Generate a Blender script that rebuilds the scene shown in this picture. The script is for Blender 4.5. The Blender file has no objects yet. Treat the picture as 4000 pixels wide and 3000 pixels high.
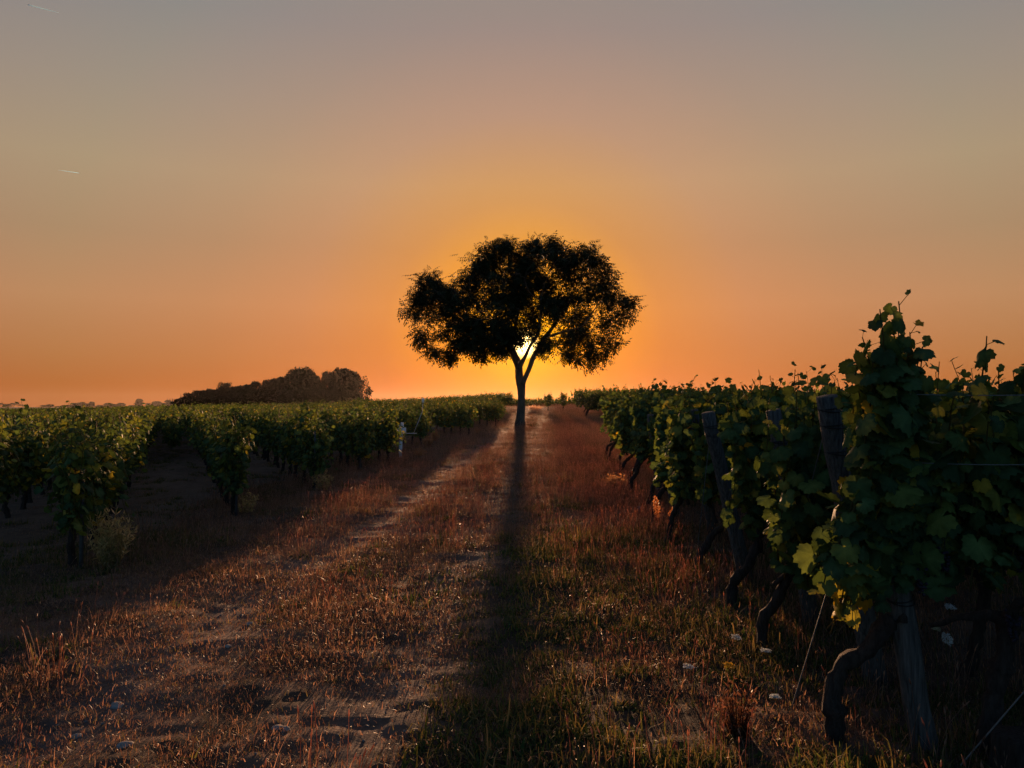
import bpy, math, random
import numpy as np
from mathutils import Vector, Matrix, Euler

S = bpy.context.scene
COL = S.collection
R = math.radians
PI = math.pi

# ------------------------------------------------------------------ camera
F = 3022.0                      # focal length in pixels of the 4000 px wide photograph
PITCH = R(1.65)
CAM_Z = 1.6
cam = bpy.data.objects.new('camera', bpy.data.cameras.new('camera'))
COL.objects.link(cam)
cam.location = (0, 0, CAM_Z)
cam.rotation_euler = (R(90) + PITCH, 0, 0)
cam.data.sensor_width = 36
cam.data.lens = 36 * F / 4000
cam.data.clip_start = 0.05
cam.data.clip_end = 30000
S.camera = cam

# ------------------------------------------------------------------ light
SUN_EL, SUN_AZ = R(4.62), R(0.90)
SUN = Vector((math.sin(SUN_AZ) * math.cos(SUN_EL), math.cos(SUN_AZ) * math.cos(SUN_EL), math.sin(SUN_EL)))
ld = bpy.data.lights.new('sun', 'SUN')
ld.energy = 5.0
ld.angle = R(0.75)
ld.color = (1.0, 0.53, 0.27)
sun = bpy.data.objects.new('sun', ld)
COL.objects.link(sun)
sun.rotation_euler = SUN.to_track_quat('Z', 'Y').to_euler()

S.view_settings.view_transform = 'Standard'
S.view_settings.look = 'None'
S.view_settings.exposure = 0.8
S.view_settings.gamma = 1.0
S.view_settings.use_curve_mapping = False
S.render.engine = 'CYCLES'
S.cycles.max_bounces = 6
S.cycles.diffuse_bounces = 3
S.cycles.glossy_bounces = 2
S.cycles.transmission_bounces = 4
S.cycles.volume_bounces = 0
S.cycles.sample_clamp_indirect = 4.0
S.cycles.use_denoising = True


def ramp(nt, stops, fac, interp='LINEAR'):
    n = nt.nodes.new('ShaderNodeValToRGB')
    n.color_ramp.interpolation = interp
    e = n.color_ramp.elements
    while len(e) < len(stops):
        e.new(0.5)
    for el, (p, c) in zip(e, stops):
        el.position = p
        el.color = (c[0], c[1], c[2], 1)
    nt.links.new(fac, n.inputs[0])
    return n.outputs[0]


def math_n(nt, op, a, b=None, c=None, clamp=False):
    n = nt.nodes.new('ShaderNodeMath')
    n.operation = op
    n.use_clamp = clamp
    for i, v in enumerate((a, b, c)):
        if v is None:
            continue
        if isinstance(v, (int, float)):
            n.inputs[i].default_value = v
        else:
            nt.links.new(v, n.inputs[i])
    return n.outputs[0]


def mix_n(nt, blend, fac, a, b):
    n = nt.nodes.new('ShaderNodeMix')
    n.data_type = 'RGBA'
    n.blend_type = blend
    n.clamp_result = False
    for s, v in ((n.inputs[0], fac), (n.inputs[6], a), (n.inputs[7], b)):
        if isinstance(v, (int, float)):
            s.default_value = v
        elif isinstance(v, tuple):
            s.default_value = (v[0], v[1], v[2], 1)
        else:
            nt.links.new(v, s)
    return n.outputs[2]


def make_world():
    w = bpy.data.worlds.new('World')
    S.world = w
    w.use_nodes = True
    nt = w.node_tree
    bg = nt.nodes['Background']
    tc = nt.nodes.new('ShaderNodeTexCoord')
    nrm = nt.nodes.new('ShaderNodeVectorMath')
    nrm.operation = 'NORMALIZE'
    nt.links.new(tc.outputs['Generated'], nrm.inputs[0])
    sep = nt.nodes.new('ShaderNodeSeparateXYZ')
    nt.links.new(nrm.outputs[0], sep.inputs[0])
    dot = nt.nodes.new('ShaderNodeVectorMath')
    dot.operation = 'DOT_PRODUCT'
    nt.links.new(nrm.outputs[0], dot.inputs[0])
    dot.inputs[1].default_value = SUN
    th = math_n(nt, 'ARCCOSINE', math_n(nt, 'MINIMUM', dot.outputs['Value'], 0.9999999))
    elev = math_n(nt, 'MULTIPLY', sep.outputs['Z'], 2.0, clamp=True)
    # evening sky: hazy orange horizon that greys with height
    base = ramp(nt, [(0.00, (0.425, 0.108, 0.036)), (0.05, (0.415, 0.108, 0.030)), (0.12, (0.435, 0.155, 0.060)), (0.25, (0.470, 0.218, 0.112)), (0.40, (0.385, 0.230, 0.142)), (0.55, (0.384, 0.273, 0.185)), (0.72, (0.312, 0.249, 0.216)), (0.88, (0.243, 0.223, 0.234)), (1.00, (0.221, 0.222, 0.232))], elev)
    # circumsolar glow by angle from the sun (0..45 degrees)
    a45 = math_n(nt, 'DIVIDE', th, R(45), clamp=True)
    aur = ramp(nt, [(0.00, (0.900, 0.403, 0.000)), (0.04, (0.801, 0.310, 0.000)), (0.08, (0.674, 0.200, 0.000)), (0.15, (0.472, 0.112, 0.000)), (0.23, (0.284, 0.056, 0.006)), (0.36, (0.171, 0.044, 0.000)), (0.50, (0.090, 0.034, 0.000)), (0.70, (0.027, 0.030, 0.000)), (1.00, (0.000, 0.000, 0.000))], a45)
    blue = ramp(nt, [(0.0, (1, 1, .05)), (0.08, (1, 1, .08)), (0.22, (1, 1, .55)), (0.36, (1, 1, .92)), (0.6, (1, 1, 1))], a45)
    col = mix_n(nt, 'MULTIPLY', 1.0, mix_n(nt, 'ADD', 1.0, base, aur), blue)
    # the rest of the dome: physical sky
    sky = nt.nodes.new('ShaderNodeTexSky')
    sky.sky_type = 'NISHITA'
    sky.sun_disc = False
    sky.sun_elevation = SUN_EL
    sky.sun_rotation = SUN_AZ
    sky.dust_density = 1.0
    sky.ozone_density = 2.0
    far = mix_n(nt, 'MULTIPLY', 1.0, sky.outputs[0], (.108, .132, .170))
    f = math_n(nt, 'SMOOTH_MIN', 1.0, math_n(nt, 'DIVIDE', math_n(nt, 'SUBTRACT', th, R(42)), R(40), clamp=True), 0.0)
    col = mix_n(nt, 'MIX', f, col, far)
    # the sun itself, swollen by its aureole
    disc = math_n(nt, 'POWER', math_n(nt, 'SUBTRACT', 1.0, math_n(nt, 'DIVIDE', th, R(1.25), clamp=True), clamp=True), 1.6)
    disc = math_n(nt, 'MULTIPLY', disc, 14.0)
    dcol = mix_n(nt, 'MULTIPLY', 1.0, (1.0, .72, .26), disc)
    col = mix_n(nt, 'ADD', 1.0, col, dcol)
    nt.links.new(col, bg.inputs[0])
    bg.inputs[1].default_value = 0.574


make_world()

# ------------------------------------------------------------------ numeric helpers
rng = np.random.default_rng(11)


def cam_dir(px, py):
    tx, ty = (px - 2000) / F, (1500 - py) / F
    c, s = math.cos(PITCH), math.sin(PITCH)
    return np.array((tx, c - ty * s, s + ty * c))


def at(px, py, Y):
    d = cam_dir(px, py)
    return np.array((0, 0, CAM_Z)) + d * (Y / d[1])


TRACK = math.tan(R(2.9))        # the track drifts slightly to the right
RISE_Y = [-2000, 6, 8, 11, 13.4, 18, 25, 33, 42, 52, 60, 64, 72, 80, 90, 130, 300, 900, 3000]
RISE_Z = [0, 0, .02, .06, .11, .19, .30, .42, .55, .85, 1.12, 1.25, 1.62, 1.40, 1.10, .60, -1.5, -3.0, -5]
_yy = np.concatenate([np.arange(-60, 140, .5), np.arange(140, 3000, 5.)])
_zz = np.interp(_yy, RISE_Y, RISE_Z)
_k = np.hanning(15)
_zz[20:380] = np.convolve(_zz, _k / _k.sum(), 'same')[20:380]


def terrain(x, y):
    x, y = np.asarray(x, float), np.asarray(y, float)
    a = x / np.maximum(y, 8)
    s = np.interp(a, [-2, -.66, -.3, -.12, -.02, .4, 1.2], [-.1, -.07, .38, .70, 1.0, 1.0, .9])
    return np.interp(y, _yy, _zz) * s


def ground_at(px, py):
    d = cam_dir(px, py)
    t = 1.0
    for _ in range(6000):
        p = np.array((0, 0, CAM_Z)) + d * t
        if p[2] <= terrain(p[0], p[1]):
            break
        t += 0.01 + t * 0.0008
    return np.array((p[0], p[1], float(terrain(p[0], p[1]))))


def vnoise(x, y, seed=0):
    x, y = np.asarray(x, float), np.asarray(y, float)
    xi, yi = np.floor(x).astype(np.int64), np.floor(y).astype(np.int64)
    fx, fy = x - xi, y - yi
    fx, fy = fx * fx * (3 - 2 * fx), fy * fy * (3 - 2 * fy)

    def h(i, j):
        n = (i * 374761393 + j * 668265263 + seed * 974634777) & 0x7fffffff
        n = ((n ^ (n >> 13)) * 1274126177) & 0x7fffffff
        return ((n ^ (n >> 16)) & 0xffff) / 65535.0
    return (h(xi, yi) * (1 - fx) + h(xi + 1, yi) * fx) * (1 - fy) + (h(xi, yi + 1) * (1 - fx) + h(xi + 1, yi + 1) * fx) * fy


def unit(v):
    return v / np.maximum(np.linalg.norm(v, axis=-1, keepdims=True), 1e-9)


class MB:
    """collects pieces and links them as ONE mesh object"""

    def __init__(self):
        self.V, self.T, self.Q, self.C, self.n = [], [], [], [], 0

    def add(self, v, tris=None, quads=None, col=(1, 1, 1)):
        v = np.asarray(v, float).reshape(-1, 3)
        c = np.asarray(col, float)
        if c.ndim == 1:
            c = np.repeat(c[None], len(v), 0)
        self.V.append(v)
        self.C.append(c)
        if tris is not None and len(tris):
            self.T.append(np.asarray(tris, int).reshape(-1, 3) + self.n)
        if quads is not None and len(quads):
            self.Q.append(np.asarray(quads, int).reshape(-1, 4) + self.n)
        self.n += len(v)
        return self

    def tube(self, pts, rad, n=7, col=(1, 1, 1), caps=True, rough=0.0, seed=0):
        p = np.asarray(pts, float)
        m = len(p)
        r = np.broadcast_to(np.asarray(rad, float), (m,)).copy()
        t = unit(np.gradient(p, axis=0)) if m > 1 else np.array([[0, 0, 1.]])
        ref = np.array((0.31, 0.95, 0.02)) if abs(t[:, 2]).mean() > .5 else np.array((0.05, 0.1, 1.0))
        u = unit(np.cross(t, ref))
        w = np.cross(t, u)
        a = np.arange(n) * 2 * PI / n
        rr = r[:, None] * np.ones((1, n))
        if rough:
            g = np.random.default_rng(seed)
            rr = rr * (1 + rough * g.uniform(-1, 1, (m, n)))
        v = p[:, None] + rr[..., None] * (u[:, None] * np.cos(a)[None, :, None] + w[:, None] * np.sin(a)[None, :, None])
        v = v.reshape(-1, 3)
        i = np.arange(m - 1)[:, None] * n
        j = np.arange(n)[None]
        k = (j + 1) % n
        q = np.stack([i + j, i + k, i + n + k, i + n + j], -1).reshape(-1, 4)
        tr = None
        if caps:
            v = np.concatenate([v, p[:1], p[-1:]])
            c0, c1 = m * n, m * n + 1
            jj = np.arange(n)
            kk = (jj + 1) % n
            tr = np.concatenate([np.stack([kk, jj, np.full(n, c0)], -1),
                                 np.stack([(m - 1) * n + jj, (m - 1) * n + kk, np.full(n, c1)], -1)])
        return self.add(v, tr, q, col)

    def box(self, c, size, rot=None, col=(1, 1, 1)):
        s = np.array([(x, y, z) for x in (-.5, .5) for y in (-.5, .5) for z in (-.5, .5)]) * np.asarray(size)
        if rot is not None:
            s = s @ np.asarray(rot).T
        return self.add(s + np.asarray(c), None, [(0, 1, 3, 2), (4, 6, 7, 5), (0, 4, 5, 1), (2, 3, 7, 6), (0, 2, 6, 4), (1, 5, 7, 3)], col)

    def build(self, name, mat, parent=None, smooth=False):
        me = bpy.data.meshes.new(name)
        V = np.concatenate(self.V)
        C = np.concatenate(self.C)
        T = np.concatenate(self.T) if self.T else np.zeros((0, 3), int)
        Q = np.concatenate(self.Q) if self.Q else np.zeros((0, 4), int)
        me.vertices.add(len(V))
        me.vertices.foreach_set('co', V.astype(np.float32).ravel())
        loops = np.concatenate([T.ravel(), Q.ravel()])
        me.loops.add(len(loops))
        me.loops.foreach_set('vertex_index', loops.astype(np.int32))
        me.polygons.add(len(T) + len(Q))
        st = np.concatenate([np.arange(len(T)) * 3, len(T) * 3 + np.arange(len(Q)) * 4])
        me.polygons.foreach_set('loop_start', st.astype(np.int32))
        if smooth:
            me.polygons.foreach_set('use_smooth', np.ones(len(st), bool))
        me.update(calc_edges=True)
        me.validate()
        a = me.color_attributes.new('Col', 'FLOAT_COLOR', 'POINT')
        a.data.foreach_set('color', np.c_[C, np.ones(len(C))].astype(np.float32).ravel())
        me.materials.append(mat)
        o = bpy.data.objects.new(name, me)
        if parent != 'unlinked':
            COL.objects.link(o)
            if parent is not None:
                o.parent = parent
        return o


def tag(o, label=None, cat=None, group=None, kind=None):
    if label:
        o['label'] = label
    if cat:
        o['category'] = cat
    if group:
        o['group'] = group
    if kind:
        o['kind'] = kind
    return o


def thing(name, label, cat, loc=(0, 0, 0), rz=0.0, group=None):
    o = bpy.data.objects.new(name, None)
    COL.objects.link(o)
    o.empty_display_size = 0.2
    o.location = loc
    o.rotation_euler = (0, 0, rz)
    return tag(o, label, cat, group)


def copy_part(src, parent, name=None):
    c = src.copy()
    c.name = name or src.name
    COL.objects.link(c)
    c.parent = parent
    return c


# ------------------------------------------------------------------ materials
def new_mat(name):
    m = bpy.data.materials.new(name)
    m.use_nodes = True
    nt = m.node_tree
    return m, nt, nt.nodes['Principled BSDF'], nt.nodes['Material Output']


def noise_n(nt, scale, detail=4.0, rough=0.6, vec=None, stretch=None):
    n = nt.nodes.new('ShaderNodeTexNoise')
    n.inputs['Scale'].default_value = scale
    n.inputs['Detail'].default_value = detail
    n.inputs['Roughness'].default_value = rough
    tc = nt.nodes.new('ShaderNodeTexCoord')
    if stretch:
        mp = nt.nodes.new('ShaderNodeMapping')
        mp.inputs['Scale'].default_value = stretch
        nt.links.new(tc.outputs['Object'], mp.inputs[0])
        nt.links.new(mp.outputs[0], n.inputs['Vector'])
    else:
        nt.links.new(tc.outputs['Object'], n.inputs['Vector'])
    return n.outputs[0]


def bump_n(nt, bsdf, h, strength, dist):
    b = nt.nodes.new('ShaderNodeBump')
    b.inputs['Strength'].default_value = strength
    b.inputs['Distance'].default_value = dist
    nt.links.new(h, b.inputs['Height'])
    nt.links.new(b.outputs[0], bsdf.inputs['Normal'])


def leaf_mat(name, trans, tint, rough=0.5, spec=0.3):
    m, nt, b, out = new_mat(name)
    at_ = nt.nodes.new('ShaderNodeAttribute')
    at_.attribute_name = 'Col'
    nz = noise_n(nt, 22.0, 3.0)
    var = ramp(nt, [(0.3, (.72, .72, .72)), (0.7, (1.15, 1.15, 1.15))], nz)
    c = mix_n(nt, 'MULTIPLY', 1.0, at_.outputs['Color'], var)
    nt.links.new(c, b.inputs['Base Color'])
    b.inputs['Roughness'].default_value = rough
    b.inputs['Specular IOR Level'].default_value = spec
    tr = nt.nodes.new('ShaderNodeBsdfTranslucent')
    tc = mix_n(nt, 'MULTIPLY', 1.0, c, tint)
    nt.links.new(tc, tr.inputs['Color'])
    mx = nt.nodes.new('ShaderNodeMixShader')
    mx.inputs[0].default_value = trans
    nt.links.new(b.outputs[0], mx.inputs[1])
    nt.links.new(tr.outputs[0], mx.inputs[2])
    nt.links.new(mx.outputs[0], out.inputs['Surface'])
    return m


def solid_mat(name, c1, c2, scale, rough=0.8, stretch=None, bump=0.3, dist=0.01, metal=0.0):
    m, nt, b, out = new_mat(name)
    nz = noise_n(nt, scale, 5.0, 0.65, stretch=stretch)
    c = ramp(nt, [(0.3, c1), (0.7, c2)], nz)
    at_ = nt.nodes.new('ShaderNodeAttribute')
    at_.attribute_name = 'Col'
    c = mix_n(nt, 'MULTIPLY', 1.0, c, at_.outputs['Color'])
    nt.links.new(c, b.inputs['Base Color'])
    b.inputs['Roughness'].default_value = rough
    b.inputs['Metallic'].default_value = metal
    b.inputs['Specular IOR Level'].default_value = 0.25
    if bump:
        bump_n(nt, b, nz, bump, dist)
    return m


M_VINE = leaf_mat('vine_leaf', 0.45, (1.35, 1.1, .45), 0.6, 0.06)
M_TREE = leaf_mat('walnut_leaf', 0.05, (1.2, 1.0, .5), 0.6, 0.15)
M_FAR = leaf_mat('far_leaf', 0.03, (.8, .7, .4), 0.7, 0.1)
M_GRASS = leaf_mat('grass_blade', 0.58, (2.1, 1.45, 1.1), 0.45, 0.45)
M_WEED = leaf_mat('weed_leaf', 0.40, (1.4, 1.2, .7), 0.7, 0.05)
M_PETAL = leaf_mat('white_petal', 0.4, (1, 1, .95), 0.7, 0.1)
M_BARK = solid_mat('vine_bark', (.014, .010, .009), (.062, .046, .038), 60, 0.95, (1, 1, .16), 1.0, 0.03)
M_TRUNK = solid_mat('tree_bark', (.055, .040, .030), (.14, .105, .08), 9, 0.95, (1, 1, .22), 0.9, 0.05)
M_WOOD = solid_mat('weathered_wood', (.022, .021, .020), (.135, .128, .122), 75, 0.9, (1, 1, .05), 1.0, 0.02)
M_WIRE = solid_mat('galvanised_wire', (.10, .10, .10), (.20, .20, .20), 40, 0.6, None, 0, 0, 0.5)
M_TIE = solid_mat('dark_tie', (.012, .012, .012), (.03, .03, .03), 40, 0.7, None, 0)
M_WHITE = solid_mat('white_plastic', (.60, .61, .62), (.80, .80, .80), 12, 0.5, None, 0.1, 0.004)
M_STONE = solid_mat('pale_stone', (.16, .145, .13), (.34, .32, .30), 30, 0.9, None, 0.8, 0.01)
M_STEEL = solid_mat('dark_steel', (.05, .05, .055), (.12, .12, .125), 20, 0.6, None, 0.1, 0.004, 0.3)


def ground_mat():
    m, nt, b, out = new_mat('soil')
    at_ = nt.nodes.new('ShaderNodeAttribute')
    at_.attribute_name = 'Col'
    n1 = noise_n(nt, 9.0, 8.0, 0.7)
    n2 = noise_n(nt, 60.0, 4.0, 0.7)
    v = ramp(nt, [(0.25, (.62, .60, .58)), (0.5, (1, 1, 1)), (0.8, (1.35, 1.3, 1.25))], n1)
    c = mix_n(nt, 'MULTIPLY', 1.0, at_.outputs['Color'], v)
    v2 = ramp(nt, [(0.3, (.75, .74, .72)), (0.7, (1.2, 1.2, 1.2))], n2)
    c = mix_n(nt, 'MULTIPLY', 1.0, c, v2)
    nt.links.new(c, b.inputs['Base Color'])
    b.inputs['Roughness'].default_value = 0.9
    b.inputs['Specular IOR Level'].default_value = 0.10
    h = math_n(nt, 'ADD', n1, math_n(nt, 'MULTIPLY', n2, 0.35))
    bump_n(nt, b, h, 0.8, 0.02)
    return m


M_SOIL = ground_mat()

# ------------------------------------------------------------------ ground
Y_ROWS = np.concatenate([np.linspace(-45, 0.9, 12), 1.0 * 1.0085 ** np.arange(0, 520), 82 * 1.09 ** np.arange(0, 34)])
Y_ROWS = np.unique(np.clip(Y_ROWS, -45, 1370))


def track_u(x, y):
    return x - TRACK * y


def rut_base(u, y):
    w1 = np.exp(-((u + np.interp(y, [0, 15, 40], [2.62, 2.3, 2.0])) / .34) ** 2)
    w2 = np.exp(-((u + np.interp(y, [0, 15, 40], [0.95, .80, .65])) / .34) ** 2)
    return np.maximum(w1, w2 * .5)


def weed_shade_zone(u, y):
    """living weeds right of the second wheel track, soil darkened as broad shadow"""
    return np.exp(-((u - .25) / .75) ** 2) * np.clip((12.5 - y) / 5, 0, 1)


def rut_mask(u, y):
    w1 = np.exp(-((u + np.interp(y, [0, 15, 40], [2.62, 2.3, 2.0])) / .36) ** 2)
    w2 = np.exp(-((u + np.interp(y, [0, 15, 40], [0.95, .80, .65])) / .30) ** 2)
    return np.maximum(w1, w2 * .55) * np.clip(.55 + .8 * vnoise(np.asarray(u) / .45, np.asarray(y) / .9, 63), 0, 1)


def relief(x, y):
    u = track_u(x, y)
    near = np.clip((70 - y) / 40, 0, 1)
    z = (vnoise(x / 1.3, y / 1.3, 3) - .5) * .05 + (vnoise(x / .38, y / .30, 4) - .5) * .030 + (vnoise(x / .15, y / .10, 5) - .5) * .026
    z = z - .05 * rut_base(u, y)
    z = z + .05 * np.exp(-((u + 4.0) / .6) ** 2) * vnoise(x / .6, y / .6, 8)
    return z * near


def gz(x, y):
    return terrain(x, y) + relief(np.asarray(x, float), np.asarray(y, float))


def make_ground():
    t_in = np.linspace(-1, 1, 560)
    cols = []
    out = np.array([1.25, 1.7, 2.6, 5, 12, 30])
    for y in Y_ROWS:
        w = 7.0 + 0.95 * max(y, 0)
        xi = t_in * w
        k = np.linspace(0, 1, 8)[1:]
        xr = w + (1400 - min(w, 1399)) * k ** 2.2 if w < 1399 else w + k
        cols.append(np.concatenate([-xr[::-1], xi, xr]))
    X = np.array(cols)
    X = np.clip(X, -1400, 1400) + np.linspace(-.5, .5, X.shape[1])[None]
    Yg = np.repeat(Y_ROWS[:, None], X.shape[1], 1)
    Z = gz(X, Yg)
    u = track_u(X, Yg)
    rut = rut_mask(u, Yg)
    inside = 1 / (1 + np.exp(-(u + 4.9) / .25)) * 1 / (1 + np.exp((u - 2.0) / .3))
    nz = vnoise(X / .5, Yg / .5, 21) * .6 + vnoise(X / .17, Yg / .17, 22) * .4
    thatch = np.array((.130, .080, .058))
    bare = np.array((.150, .104, .088))
    dark = np.array((.100, .074, .058))
    c = np.where((nz > .52)[..., None], thatch, np.array((.055, .039, .030)))
    c = c * (1 - rut[..., None]) + bare * (rut * (.65 + .5 * nz))[..., None]
    c = c * (1 - .45 * weed_shade_zone(u, Yg))[..., None]  # broad dim shadow painted into the soil colour under the weeds
    c = c * inside[..., None] + dark * (1 - inside)[..., None] * (.7 + .7 * nz[..., None])
    m, n = X.shape
    i = np.arange(m - 1)[:, None] * n
    j = np.arange(n - 1)[None]
    q = np.stack([i + j, i + j + 1, i + n + j + 1, i + n + j], -1).reshape(-1, 4)
    g = MB().add(np.stack([X, Yg, Z], -1).reshape(-1, 3), None, q, c.reshape(-1, 3)).build('ground', M_SOIL, None, True)
    tag(g, 'dry earth of the vineyard with two worn wheel tracks', 'ground', kind='structure')


make_ground()


# ------------------------------------------------------------------ scattered stuff through geometry nodes
def scatter(name, protos, pts, rot, scl, idx, label, cat):
    coll = bpy.data.collections.new(name + '_kinds')
    for o in protos:
        coll.objects.link(o)
    me = bpy.data.meshes.new(name)
    me.vertices.add(len(pts))
    me.vertices.foreach_set('co', np.asarray(pts, np.float32).ravel())
    for nm, ty, key, arr in (('rot', 'FLOAT_VECTOR', 'vector', rot), ('scl', 'FLOAT_VECTOR', 'vector', scl), ('idx', 'INT', 'value', idx)):
        a = me.attributes.new(nm, ty, 'POINT')
        a.data.foreach_set(key, np.asarray(arr, np.int32 if ty == 'INT' else np.float32).ravel())
    me.update()
    o = bpy.data.objects.new(name, me)
    COL.objects.link(o)
    ng = bpy.data.node_groups.new(name + '_scatter', 'GeometryNodeTree')
    ng.interface.new_socket('Geometry', in_out='INPUT', socket_type='NodeSocketGeometry')
    ng.interface.new_socket('Geometry', in_out='OUTPUT', socket_type='NodeSocketGeometry')
    N = ng.nodes.new
    gi, go = N('NodeGroupInput'), N('NodeGroupOutput')
    iop, ci = N('GeometryNodeInstanceOnPoints'), N('GeometryNodeCollectionInfo')
    ci.inputs['Collection'].default_value = coll
    ci.inputs['Separate Children'].default_value = True
    ci.inputs['Reset Children'].default_value = True
    iop.inputs['Pick Instance'].default_value = True

    def named(nm, ty):
        n = N('GeometryNodeInputNamedAttribute')
        n.data_type = ty
        n.inputs['Name'].default_value = nm
        return n.outputs[0]
    e2r = N('FunctionNodeEulerToRotation')
    L = ng.links.new
    L(gi.outputs[0], iop.inputs['Points'])
    L(ci.outputs[0], iop.inputs['Instance'])
    L(named('idx', 'INT'), iop.inputs['Instance Index'])
    L(named('rot', 'FLOAT_VECTOR'), e2r.inputs[0])
    L(e2r.outputs[0], iop.inputs['Rotation'])
    L(named('scl', 'FLOAT_VECTOR'), iop.inputs['Scale'])
    L(iop.outputs[0], go.inputs[0])
    md = o.modifiers.new('scatter', 'NODES')
    md.node_group = ng
    return tag(o, label, cat, kind='stuff')


def blades(g, n, spread, h0, h1, width, bend, palette, seg=3):
    """curved grass blades, two to three segments each"""
    mb = MB()
    base = g.normal(0, spread * .5, (n, 2))
    hh = g.uniform(h0, h1, n)
    az = g.uniform(0, 2 * PI, n)
    lean = g.uniform(.05, bend, n)
    w = width * g.uniform(.7, 1.3, n)
    s = np.linspace(0, 1, seg + 1)
    out = np.stack([np.cos(az), np.sin(az)], -1)
    sa = az + PI / 2 + g.normal(0, .5, n)
    side = np.stack([np.cos(sa), np.sin(sa)], -1)
    V = np.zeros((n, seg + 1, 2, 3))
    for k, t in enumerate(s):
        ang = lean * t * 1.5
        x = base + out * (hh * t * np.sin(ang))[:, None]
        z = hh * t * np.cos(ang * .9)
        ww = w * (1 - t * .85) * .5
        V[:, k, 0, :2] = x - side * ww[:, None]
        V[:, k, 1, :2] = x + side * ww[:, None]
        V[:, k, :, 2] = z[:, None] - .01 * (1 - t)
    pal = np.asarray(palette)
    c = pal[g.integers(0, len(pal), n)] * g.uniform(.75, 1.25, (n, 1))
    C = np.repeat(c, (seg + 1) * 2, 0)
    i = (np.arange(n) * (seg + 1) * 2)[:, None] + np.arange(seg)[None] * 2
    q = np.stack([i, i + 1, i + 3, i + 2], -1).reshape(-1, 4)
    return mb.add(V.reshape(-1, 3), None, q, C)


TAN = [(.26, .195, .145), (.22, .155, .11), (.33, .26, .195), (.16, .11, .08), (.13, .105, .07)]
STRAW = [tuple(v * .6 for v in c) for c in TAN]
OLIVE = [(.11, .115, .040), (.16, .14, .055), (.075, .095, .030), (.22, .17, .075)]
GREEN = [(.050, .085, .025), (.065, .10, .03), (.10, .12, .04), (.04, .07, .025)]


def seed_heads(mb, g, n, h0, h1, spread, pal):
    for _ in range(n):
        b = g.normal(0, spread, 2)
        h = g.uniform(h0, h1)
        l = g.normal(0, .10, 2)
        p = np.array([(b[0], b[1], -.01), (b[0] + l[0] * h * .4, b[1] + l[1] * h * .4, h * .6), (b[0] + l[0] * h, b[1] + l[1] * h, h)])
        c = np.asarray(pal[g.integers(0, len(pal))]) * g.uniform(.8, 1.2)
        mb.tube(p, [.0012, .001, .0008], 3, c, False)
        hd = np.array([p[2], p[2] + (l[0] * .02, l[1] * .02, .010), p[2] + (l[0] * .05, l[1] * .05, .024)])
        mb.tube(hd, [.0011, .0028, .0009], 4, c * 1.15, True)
    return mb


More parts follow.
